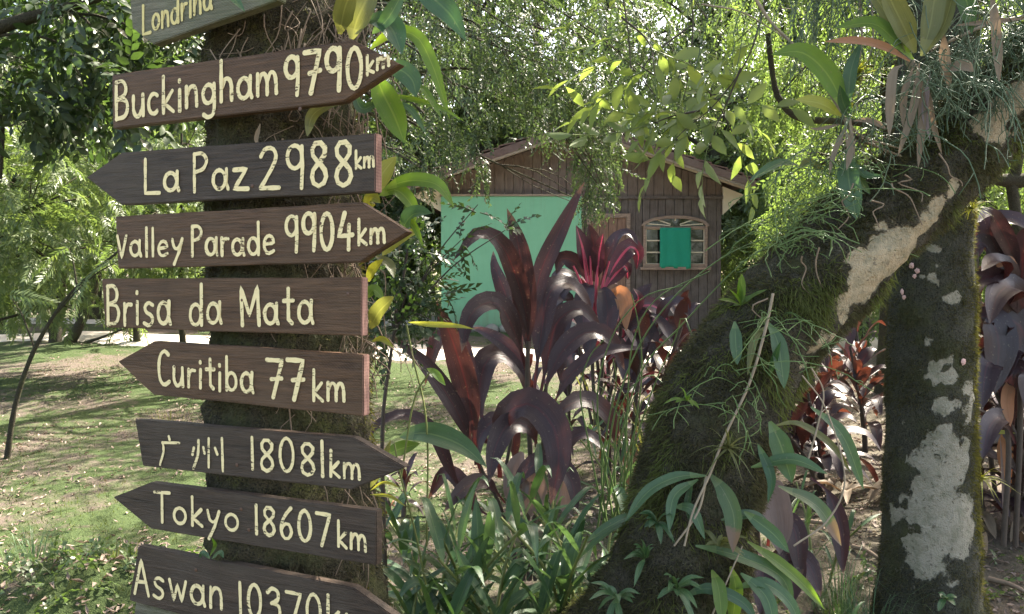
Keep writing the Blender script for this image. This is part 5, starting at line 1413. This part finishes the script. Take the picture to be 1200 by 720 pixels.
for k, (px, py, d, n, l, w, mat, lab) in enumerate([(756, 655, 2.28, 10, 38, 7, 'green', 'small leafy sprig on the moss at the left side of the leaning trunk foot'), (792, 690, 2.22, 13, 40, 8, 'green', 'green leafy sprig on the moss at the very bottom of the leaning trunk'), (842, 640, 2.27, 9, 34, 7, 'green_ol', 'olive leafy sprig under the brown tipped strap leaf'),
        (722, 700, 2.26, 11, 46, 8, 'green', 'leafy sprig at the lower left edge of the leaning trunk foot'), (770, 612, 2.27, 10, 30, 8, 'green_dk', 'dark leafy sprig on the moss left of the strap leaved fern'), (805, 470, 2.28, 8, 26, 6, 'green_br', 'tiny bright sprig on the moss left of the vine, half way up the trunk')]):
    rosette('leafy_sprig', lab, px, py, d, n, l, w, mat, 30 + k, 'sprigs on the moss of the leaning trunk', .5, 'lance', .3, 'plant')
epiphyte('bromeliad', 'large grey green bromeliad on the upper limb with dry leaves hanging below it', 'bromeliad', P(1077, 70, 2.38),
    [([(1072, 62), (1062, 38), (1046, 5), (1030, -30)], 27, 'green_ol'), ([(1080, 66), (1090, 30), (1096, -5), (1108, -50)], 24, 'green_ol'), ([(1070, 70), (1047, 46), (1022, 28), (978, 33)], 19, 'green_br'), ([(1066, 72), (1036, 55), (1005, 48), (966, 49)], 10, 'orange'),
     ([(1096, -20), (1122, -20), (1135, 10), (1139, 40)], 20, 'green'), ([(1082, 66), (1106, 30), (1120, -20)], 16, 'green_ol'), ([(1060, 62), (1040, 20), (1010, -30)], 14, 'green_ol'),
     ([(1077, 74), (1071, 125), (1052, 184)], 9, 'dry'), ([(1058, 76), (1046, 90), (1042, 162)], 11, 'dry'), ([(1080, 90), (1081, 140), (1076, 198)], 9, 'dry'), ([(1086, 92), (1092, 140), (1104, 182)], 7, 'dry'), ([(1106, 40), (1108, 75), (1113, 106)], 12, 'dry'), ([(1162, -10), (1168, 45), (1171, 98)], 11, 'dry'), ([(1110, 80), (1128, 78), (1141, 84)], 16, 'dry', 'lance'), ([(1070, 80), (1060, 110), (1058, 150)], 8, 'dry'), ([(1090, 86), (1084, 130), (1090, 165)], 7, 'dry_grey'), ([(1120, 30), (1160, 26), (1200, 22)], 6, 'dry')], 2.38)
epiphyte('bromeliad', 'bright green bromeliad hanging left of the limb on a tangle of dry roots', 'bromeliad', P(993, 140, 2.42),
    [([(992, 132), (970, 88), (940, 62), (904, 64)], 25, 'green_br'), ([(994, 122), (997, 84), (1009, 49)], 16, 'green_dk', 'lance'), ([(986, 136), (962, 122), (932, 117)], 16, 'yellow'), ([(998, 180), (994, 205), (1004, 258)], 24, 'green'), ([(1000, 190), (1014, 206), (1036, 207)], 11, 'green'), ([(996, 138), (988, 120), (984, 100)], 14, 'green_dk', 'lance'), ([(1000, 194), (1010, 214), (1020, 228)], 9, 'green'),
     ([(984, 146), (960, 152), (948, 150)], 6, 'dry'), ([(1000, 142), (1020, 142), (1040, 152)], 7, 'dry'), ([(992, 146), (978, 180), (972, 205)], 7, 'dry'), ([(990, 150), (996, 175), (992, 200)], 8, 'dry')], 2.42)
epiphyte('bromeliad', 'single dark strap leaf plant left of the limb above the roof edge', 'bromeliad', P(936, 196, 2.5), [([(936, 194), (913, 192), (878, 212)], 12, 'green'), ([(936, 196), (948, 190), (966, 200)], 9, 'green_ol')], 2.5)

# hanging cactus strands on the upper limb
def strands(label, spots, seed, length, mat='cactus', n=60, group='hanging cactus on the limb'):
    r = np.random.default_rng(seed)
    c = P(spots[0][0], spots[0][1], spots[0][2]); t = thing('hanging_cactus', c, label, 'cactus', group)
    m = MB()
    for i in range(n):
        px, py, d = spots[r.integers(len(spots))]
        p = P(px + r.normal(0, 12), py + r.normal(0, 8), d + r.normal(0, .05))
        o = np.array([r.normal(0, .06), r.normal(-.02, .06), .02])
        l = length * r.uniform(.45, 1.2)
        q = [p, p + o + (0, 0, .01), p + o * 1.9 - (0, 0, l * .4), p + o * 2.2 + np.array([r.normal(0, .03), r.normal(0, .03), -l])]
        s = spline(np.array(q), 13); s[1:, :2] += np.cumsum(r.normal(0, .004, (12, 2)), 0)
        V, F = tube(s, .0017, 3); m.add(V, F)
        for k in range(3):                                   # forked ends
            j = r.integers(5, 11); e = s[j] + np.array([r.normal(0, .035), r.normal(0, .03), -l * r.uniform(.1, .3)])
            V, F = tube(spline(np.array([s[j], (s[j] + e) / 2 + r.normal(0, .008, 3), e]), 6), .0014, 3); m.add(V, F)
    m.build('strands', M[mat], t, smooth=True, kind='stuff')
strands('dense grey green strands hanging at the upper right corner over the limb', [(1150, 60, 2.5), (1180, 30, 2.5), (1120, 70, 2.5), (1195, 70, 2.5), (1160, 20, 2.55), (1135, 110, 2.48)], 1, .24, n=170)
strands('strands hanging round the dry leaves of the large bromeliad', [(1060, 100, 2.45), (1040, 130, 2.48), (1090, 110, 2.42), (1020, 170, 2.5)], 2, .2, n=80)
strands('green strands spilling over the left side of the limb beside the hut roof', [(960, 215, 2.45), (930, 260, 2.45), (985, 200, 2.45), (915, 290, 2.42), (960, 245, 2.4)], 3, .10, 'cactus_br', n=75)
strands('short strands under the strap leaves in the middle of the leaning trunk', [(885, 390, 2.33), (905, 380, 2.35), (870, 440, 2.3), (860, 480, 2.28)], 4, .14, 'cactus_br', n=26)
strands('fine strands hanging at the top between the weeping boughs and the bromeliad', [(960, -10, 2.6), (1000, -10, 2.6), (1030, 0, 2.6), (930, -20, 2.65)], 5, .30, n=70)
def top_holder():
    """the high bough that carries the strands at the top"""
    b = P(1110, 182, 2.64); t = thing('dead_branch', b, 'thin pale dead branches crossing the top right, hung with strands', 'branch')
    m = MB()
    for pts, r0, d in (([(1110, 182), (1060, 60), (1000, -25), (900, -40)], .018, 2.64), ([(822, 5), (868, 14), (905, 35), (930, 52)], .0035, 2.6), ([(886, 0), (905, 28), (932, 55), (960, 90)], .006, 2.55), ([(1007, -10), (1010, 40), (1006, 90)], .004, 2.6), ([(1020, -10), (1023, 50), (1010, 90), (1004, 130)], .004, 2.6), ([(1200, 20), (1150, 32), (1090, 60)], .008, 2.5), ([(995, 140), (1000, 175), (998, 200)], .007, 2.44), ([(990, 140), (1010, 160), (1040, 170), (1060, 175)], .005, 2.46), ([(960, 90), (985, 130), (1003, 160), (1060, 185)], .006, 2.5)):
        V, F = tube(spline(px_path(pts, d, d), 20), np.linspace(r0, r0 * .5, 20), 6, .12, 20); m.add(V, F)
    m.build('branch', M['stick'], t, smooth=True)
top_holder()

# long arching green stems between the hut and the leaning trunk
def arching():
    b = P(722, 640, 3.0); b[2] = gz(b[0], b[1])
    t = thing('arching_stems', b, 'thin green arching stems rising in front of the hut window', 'plant')
    m = MB(); r = random.Random(5)
    for pts in ([(700, 620), (724, 470), (770, 372), (850, 300), (950, 262)], [(705, 620), (745, 450), (800, 380), (880, 300), (930, 283)], [(720, 620), (700, 480), (715, 400), (752, 350), (800, 335)], [(730, 620), (735, 480), (742, 400), (770, 350), (832, 318)], [(715, 620), (760, 470), (790, 400), (800, 370), (812, 396)],
                [(710, 620), (690, 520), (680, 460), (690, 420), (708, 398)], [(735, 620), (742, 520), (752, 440), (748, 380), (740, 345)], [(725, 620), (720, 540), (730, 470), (760, 440), (780, 452)], [(712, 620), (705, 560), (712, 500), (722, 450), (718, 420)], [(728, 620), (716, 560), (700, 500), (694, 470)], [(722, 620), (728, 560), (745, 500), (752, 470)]):
        V, F = tube(spline(px_path(pts, 3.0, 2.85), 26), np.linspace(.0042, .002, 26), 5); m.add(V, F)
    m.build('stems', M['cactus_br'], t, smooth=True)
arching()
def vine():
    b = P(800, 640, 2.27); t = thing('dry_vine', b, 'pale dry vine stem lying along the front of the leaning trunk', 'vine')
    m = MB()
    for pts, r0 in (([(906, 344), (896, 390), (878, 450), (850, 510), (832, 556), (812, 600), (802, 640)], .0044), ([(828, 558), (818, 600), (790, 640)], .004), ([(835, 720), (870, 640)], .003), ([(945, 545), (958, 500), (965, 460), (950, 430)], .003), ([(930, 640), (970, 610), (990, 560), (968, 480), (940, 440)], .003)):
        V, F = tube(spline(px_path(pts, 2.27, 2.26), 26), np.linspace(r0, r0 * .7, 26), 6, .1, 30); m.add(V, F)
    m.build('stem', M['stick'], t, smooth=True)
vine()

# green undergrowth at the foot of the photo
def leafy(px, py, d, label, stems, n, L, W, mat, seed, H, name='ginger_plant', lean=.25, cat='plant', group='green plants at the bottom of the photo', kind='lance'):
    r = random.Random(seed)
    b = P(px, py, d); b[2] = gz(b[0], b[1])
    t = thing(name, b, label, cat, group); st, lf = MB(), MB()
    for s in range(stems):
        a = r.uniform(0, 6.28); o = np.array([math.cos(a), math.sin(a), 0]); h = H * r.uniform(.7, 1.15)
        p = spline(np.array([b + o * .05 - (0, 0, .06), b + o * (.08 + lean * h * .3) + (0, 0, h * .55), b + o * (.1 + lean * h) + (0, 0, h)]), 20)
        V, F = tube(p, np.linspace(.008, .0045, 20), 6, .05, 20); st.add(V, F)
        for i in range(n):
            f = (i + .5) / n; z = p[int(4 + 15 * f)]; az = a + i * math.pi * .93 + r.uniform(-.5, .5)
            u = np.array([math.cos(az), math.sin(az), 0]); el = R(r.uniform(15, 65) + 15 * f); l = L * r.uniform(.7, 1.2)
            v = u * math.cos(el) + np.array([0, 0, math.sin(el)])
            pts = np.array([z, z + v * l * .4, z + v * l * .75 - (0, 0, .08 * l), z + v * l - np.array([0, 0, l * r.uniform(.15, .45)])])
            leaf_obj(t, pts, W * r.uniform(.8, 1.2), kind, mat, mb=lf, n=10, facing=unit(np.array([0, 0, 1.]) - u * .3), roll=r.uniform(-.4, .4), wave=.012)
    st.build('stem', M['stalk'], t, smooth=True); lf.build('foliage', M[mat], t, smooth=True)
    return t
for a in [
    (560, 745, 3.0, 'upright green plant with a pale jointed stalk in the middle of the bottom edge', 2, 10, .20, .036, 'green_dk', 1, .50),
    (490, 760, 2.75, 'green leafy plant right of the Tokyo board end', 3, 9, .21, .036, 'green', 2, .48),
    (470, 770, 2.5, 'dark green plant at the bottom edge right of the Aswan board tip', 3, 9, .20, .038, 'green_dk', 3, .36),
    (530, 770, 2.6, 'broad leaved green plant at the bottom edge below the upright jointed one', 3, 9, .21, .044, 'green', 4, .34),
    (600, 770, 2.7, 'green plant at the bottom edge straight below the large maroon cordyline', 3, 9, .22, .040, 'green', 5, .40),
    (648, 765, 2.8, 'bright green plant at the bottom edge right of the cordyline stems', 3, 10, .20, .036, 'green', 6, .42),
    (690, 760, 2.75, 'dark strap leaved plant at the left foot of the leaning trunk', 3, 9, .26, .034, 'green_dk', 7, .40),
    (640, 700, 3.3, 'green arching plant behind the bottom row, under the drooping maroon leaves', 2, 9, .24, .034, 'green', 8, .42),
    (520, 690, 3.3, 'green plant behind the bottom row, left of the cordyline stems', 2, 9, .20, .034, 'green_dk', 9, .40),
    (700, 650, 3.6, 'green grassy plant touching the left edge of the leaning trunk', 3, 9, .28, .024, 'green', 10, .40),
    (745, 560, 4.4, 'tall grassy plant behind the leaning trunk, under the hut window', 5, 10, .32, .020, 'green', 11, .55),
    (765, 540, 4.7, 'tall pale grassy plant at the corner between the hut window and the leaning trunk', 5, 10, .34, .018, 'green_ol', 12, .62),
    (960, 640, 3.9, 'grassy green plant between the leaning and the patched trunk', 4, 8, .22, .018, 'green', 13, .34),
    (780, 770, 2.2, 'small leafy plant on the moss at the foot of the leaning trunk', 3, 8, .12, .030, 'green', 14, .22),
    (735, 780, 2.25, 'small dark leafy plant left of the leaning trunk foot, at the bottom edge', 4, 8, .14, .030, 'green_dk', 16, .22),
    (930, 790, 2.6, 'strap leaved green plant at the bottom edge right of the leaning trunk', 3, 8, .20, .022, 'green', 15, .18)]:
    a = list(a); big = 1.0 if a[7] < .026 else 1.45
    a[6] *= big; a[7] *= 1 + (big - 1) * .25; a[10] *= 1.15; leafy(*a, lean=.45)
def px_extra():
    b = P(560, 600, 2.7); b[2] = gz(b[0], b[1])
    t = thing('ginger_plant', b, 'long single green leaf reaching across the cordyline stems beside the 18081 km board', 'plant', 'green plants at the bottom of the photo')
    px_leaf(t, [(468, 512), (500, 508), (540, 522), (570, 547)], 30, 2.75, 2.65, 'lance', 'green')
    px_leaf(t, [(452, 534), (470, 526), (492, 520)], 18, 2.75, 2.8, 'lance', 'green_br')
    px_leaf(t, [(478, 378), (500, 380), (535, 382), (556, 386)], 7, 2.6, 2.6, 'lance', 'yellow'); px_leaf(t, [(500, 432), (510, 438), (522, 452)], 10, 2.6, 2.6, 'lance', 'green_br')
    m = MB()
    for pts in ([(520, 800), (490, 640), (470, 560), (462, 520)], [(500, 640), (500, 500), (484, 420), (476, 380)], [(470, 560), (485, 470), (505, 434)]):
        V, F = tube(spline(px_path(pts, 2.72, 2.7), 18), .0035, 5); m.add(V, F)
    m.build('stem', M['stalk'], t, smooth=True)
px_extra()

# the small leaved shrub behind the sign ends
def small_shrub():
    b = G(452, 3.3); r = np.random.default_rng(15)
    t = thing('small_leaf_shrub', b, 'small leaved dark shrub on a thin stem behind the right ends of the middle signs', 'shrub')
    m = MB(); V, F = tube(spline(np.array([b - (0, 0, .1), P(448, 520, 3.3), P(456, 430, 3.3), P(470, 340, 3.3), P(480, 280, 3.3)]), 20), np.linspace(.012, .005, 20), 7, .1, 10); m.add(V, F)
    for e in ((500, 300), (520, 340), (440, 320), (505, 375), (470, 270), (540, 282), (560, 240), (592, 270)):
        V, F = tube(spline(np.array([P(462, 390, 3.3), (P(462, 390, 3.3) + P(*e, 3.3)) / 2 + (0, 0, .05), P(*e, 3.2)]), 10), np.linspace(.005, .0018, 10), 5); m.add(V, F)
    m.build('stem', M['cane'], t, smooth=True)
    cl = [(P(x, y, 3.3 + r.uniform(-.15, .15)), .07 * s, int(15 * s)) for x, y, s in ((480, 310, 1.3), (500, 330, 1), (450, 330, 1), (470, 360, 1.2), (445, 370, .9), (490, 290, 1), (500, 290, .7), (520, 345, .5), (460, 300, 1), (455, 400, .8), (540, 284, .3), (560, 250, .2), (592, 270, .2), (440, 300, .8), (470, 385, .6))]
    pos, out = clump_points(r, cl)
    T_s = [spray(rs, 9, .13, .018, .032, .3) for _ in range(4)]
    V, F = scatter(T_s, pos, unit(out + r.normal(0, .3, out.shape)), r.uniform(.8, 1.3, len(pos)), r)
    obj('foliage', V, F, M['lf_dark'], t)
small_shrub()

# light twigs hanging down before the hut gable
def hanging_twig(label, paths, d, seed, sc=1.):
    r = np.random.default_rng(seed)
    b = P(*paths[0][0], d); t = thing('hanging_twig', b, label, 'twig', 'light green twigs hanging in front of the hut')
    m = MB(); pos, dr = [], []
    for pts in paths:
        p = spline(px_path(pts, d, d), 22); V, F = tube(p, np.linspace(.0045, .0016, 22), 5, .05, 30); m.add(V, F)
        for k in range(8, 22, 5):
            s = 1 if k % 4 == 1 else -1
            pos.append(p[k]); dr.append(np.array([.8 * s + r.normal(0, .3), r.normal(-.1, .4), r.normal(-.15, .3)]))
        pos.append(p[-1]); dr.append(p[-1] - p[-3])
    m.build('twig', M['cane'], t, smooth=True)
    V, F = scatter(T_twig, np.array(pos), unit(np.array(dr)), sc * r.uniform(.75, 1.15, len(pos)), r, .9)
    obj('foliage', V, F, M['lf_twig'], t)
hanging_twig('light green leafy twig hanging furthest left over the ridge of the hut', [[(720, -60), (735, 30), (740, 90)], [(728, 20), (760, 50), (768, 90)]], 2.9, 1)
hanging_twig('light green leafy twig reaching down to the hut window, longest of its kind', [[(905, -40), (880, 60), (840, 120), (805, 150), (790, 165)], [(868, 80), (852, 120), (838, 150)], [(820, 130), (790, 136), (762, 146)]], 2.9, 2)
hanging_twig('light green leafy twig hanging between the two others before the tree tops', [[(800, -60), (812, 20), (806, 90), (798, 130)], [(810, 30), (760, 70), (745, 110)], [(806, 80), (840, 120), (860, 160)]], 3.1, 3)
# dark curved bough behind
def dark_bough():
    t = thing('dark_bough', P(1120, 190, 7.6), 'dark curved mossy bough hanging behind the bright bromeliad', 'branch')
    m = MB(); V, F = tube(spline(px_path([(900, 40), (906, 90), (914, 118), (935, 138), (975, 142), (1040, 150), (1120, 190)], 7.6, 7.6), 30), np.linspace(.022, .045, 30), 9, .3, 6); m.add(V, F)
    V, F = tube(spline(px_path([(1120, 190), (1150, 205), (1185, 212), (1240, 205)], 7.6, 7.6), 16), np.linspace(.05, .08, 16), 10, .25, 6); m.add(V, F)
    V, F = tube(spline(px_path([(1190, 210), (1196, 160), (1210, 100)], 7.6, 7.6), 12), np.linspace(.05, .03, 12), 8, .25, 6); m.add(V, F)
    V, F = tube(spline(px_path([(1185, 215), (1196, 300), (1200, 470)], 7.6, 7.6), 12), np.linspace(.05, .06, 12), 8, .25, 6); m.add(V, F)
    m.build('bough', M['bark_plain'], t, smooth=True)
dark_bough()

# ------------------------------------------------------------------ small things on the ground
def on_ground(n, xr, yr, seed, fn=None):
    r = np.random.default_rng(seed); out = []
    while len(out) < n:
        y = yr[0] + (yr[1] - yr[0]) * r.random() ** 1.3; x = r.uniform(*xr) * (.35 + .65 * y / yr[1])
        if fn is None or fn(x, y, r): out.append((x, y, gz(x, y)))
    return np.array(out)
def litter():
    r = np.random.default_rng(31)
    pos = on_ground(17000, (-6.5, 6.5), (1.7, 12), 32, lambda x, y, r: r.random() < (.08 + .92 * max(0, min(1, .3 + 2.2 * mnoise.noise((x * .9, y * .9, 9)) + (.6 if x > 1.0 else 0)))))
    Vs, Fs, k = [], [], 0
    for p in pos:
        v, f = leaf5(r.uniform(.02, .055), r.uniform(.008, .022), r.uniform(.2, 1.3), r.uniform(-.5, .6))
        a = r.uniform(0, 6.28); d = np.array([math.cos(a), math.sin(a), r.normal(0, .18)])
        Mx = rotmat(d, unit(np.array([r.normal(0, .3), r.normal(0, .3), 1])))
        Vs.append(v @ Mx.T + p + (0, 0, .008)); Fs.append(f + k); k += 5
    tag(obj('fallen_leaves', np.vstack(Vs), np.vstack(Fs), M['litter']), 'dry brown leaves scattered over the mossy ground', 'leaf litter', None, 'stuff')
litter()
def grass():
    r = np.random.default_rng(41)
    pos = on_ground(34000, (-7, 7), (1.8, 12.5), 42, lambda x, y, r: r.random() < (.12 + .88 * max(0, min(1, .45 + 1.6 * mnoise.noise((x * .75 + 4, y * .75, 2)))) * (.35 if x > 1.6 else 1)) and not (10.2 < y < 11.4 and -2 < x < 4))
    n = len(pos); d = unit(np.stack([r.normal(0, .7, n), r.normal(0, .7, n), np.ones(n)], 1)); s = unit(np.cross(d, r.normal(size=(n, 3))))
    l = .022 * r.uniform(.5, 1.7, n)[:, None]; w = .0030
    V = np.stack([pos - s * w - (0, 0, .004), pos + s * w - (0, 0, .004), pos + d * l], 1).reshape(-1, 3)
    tag(obj('lawn_grass', V, np.arange(3 * n).reshape(-1, 3), M['grass'], smooth=False), 'short mossy grass of the lawn', 'grass', None, 'stuff')
grass()
def tufts():
    r = random.Random(8)
    for (px, py, d, n, L, lab) in ((40, 640, 3.4, 40, .16, 'grass tuft on the mossy mound at the lower left edge'), (135, 640, 3.5, 26, .12, 'thin grass tuft on the mossy mound left of the Aswan board'), (985, 700, 3.5, 90, .30, 'long loose grass at the foot of the patched trunk'), (1018, 720, 3.25, 80, .28, 'long loose grass at the bottom edge left of the patched trunk'), (200, 470, 7., 50, .2, 'grass tuft on the lawn behind the tip of the Curitiba board')):
        b = P(px, py + 40, d); b[2] = gz(b[0], b[1]); t = thing('grass_tuft', b, lab, 'grass tuft', 'grass tufts'); mb = MB()
        for i in range(n):
            a = r.uniform(0, 6.28); o = np.array([math.cos(a), math.sin(a), 0]); l = L * r.uniform(.6, 1.3); s = b + o * r.uniform(0, .12)
            leaf_obj(t, np.array([s, s + o * l * .3 + (0, 0, l * .7), s + o * l * .8 + (0, 0, l * r.uniform(.2, .8))]), .005, 'taper', 'green', mb=mb, n=7)
        mb.build('blades', M['green' if r.random() < .5 else 'green_ol'], t, smooth=True, kind='stuff')
tufts()
def creepers():
    """small round leaved ground cover on the mossy mound and at the foot of the trunks"""
    r = np.random.default_rng(17); pos = []
    for (x, y, sx, sy, n) in ((-1.7, 3.15, .7, .35, 420), (.2, 2.7, .35, .3, 260), (-.5, 3.1, .3, .3, 160), (1.25, 3.3, .3, .25, 140), (2.0, 3.6, .4, .3, 120)):
        for _ in range(n):
            a, b = x + r.normal(0, sx), y + r.normal(0, sy); pos.append((a, b, gz(a, b) + .01))
    pos = np.array(pos); T_g = [spray(rs, 6, .07, .018, .026, .2) for _ in range(4)]
    V, F = scatter(T_g, pos, unit(r.normal(0, .8, pos.shape) + (0, 0, .7)), r.uniform(.6, 1.3, len(pos)), r)
    tag(obj('ground_cover', V, F, M['lf_mid']), 'small leaved creepers covering the mossy mound and the trunk feet', 'ground cover', None, 'stuff')
creepers()
def debris():
    r = random.Random(12)
    for (px, py, d, lab) in ((985, 575, 5.0, 'pile of dry curled leaves on the ground left of the patched trunk'), (1170, 600, 4.3, 'dry fallen leaves at the right edge behind the patched trunk')):
        b = P(px, py, d); b[2] = gz(b[0], b[1]); t = thing('dry_leaf_pile', b, lab, 'dead leaves', 'piles of dry leaves'); mb = MB()
        for i in range(9):
            a = r.uniform(0, 6.28); o = np.array([math.cos(a), math.sin(a), 0]); s = b + np.array([r.uniform(-.2, .2), r.uniform(-.12, .12), .03])
            leaf_obj(t, np.array([s, s + o * .15 + (0, 0, .08), s + o * .32 + (0, 0, r.uniform(.01, .05))]), .06, 'lance', 'dry', mb=mb, n=10, fold=.6, wave=.06)
        mb.build('leaves', M['dry'], t, smooth=True)
    for (p0, p1, d, lab) in (((1160, 632), (1215, 655), 3.8, 'thicker dead stick on the ground right of the patched trunk'), ((930, 590), (1010, 586), 4.6, 'thin dead stick on the ground between the two trunks'), ((1000, 600), (1035, 615), 4.2, 'short dead stick beside the left edge of the patched trunk')):
        a, b = P(*p0, d), P(*p1, d - .2); a[2] = gz(a[0], a[1]) + .02; b[2] = gz(b[0], b[1]) + .02
        t = thing('fallen_stick', a, lab, 'stick', 'fallen sticks'); m = MB(); V, F = tube(spline(np.array([a, (a + b) / 2 + (0, 0, .015), b]), 12), np.linspace(.014, .008, 12), 7, .2, 15); m.add(V, F); m.build('stick', M['root'], t, smooth=True)
debris()
epiphyte('dead_sprig', 'pale sprig with hanging orange dead leaves right of the patched trunk', 'plant', G(1178, 4.2), [([(1150, 500), (1165, 506), (1190, 508)], 8, 'yellow', 'lance'), ([(1174, 508), (1173, 530), (1176, 560)], 8, 'orange', 'lance'), ([(1176, 512), (1180, 540), (1178, 566)], 8, 'orange', 'lance'), ([(1172, 505), (1160, 496), (1144, 492)], 6, 'green_br', 'lance'), ([(1178, 640), (1176, 580), (1172, 508)], 3, 'dry_grey')], 4.2)
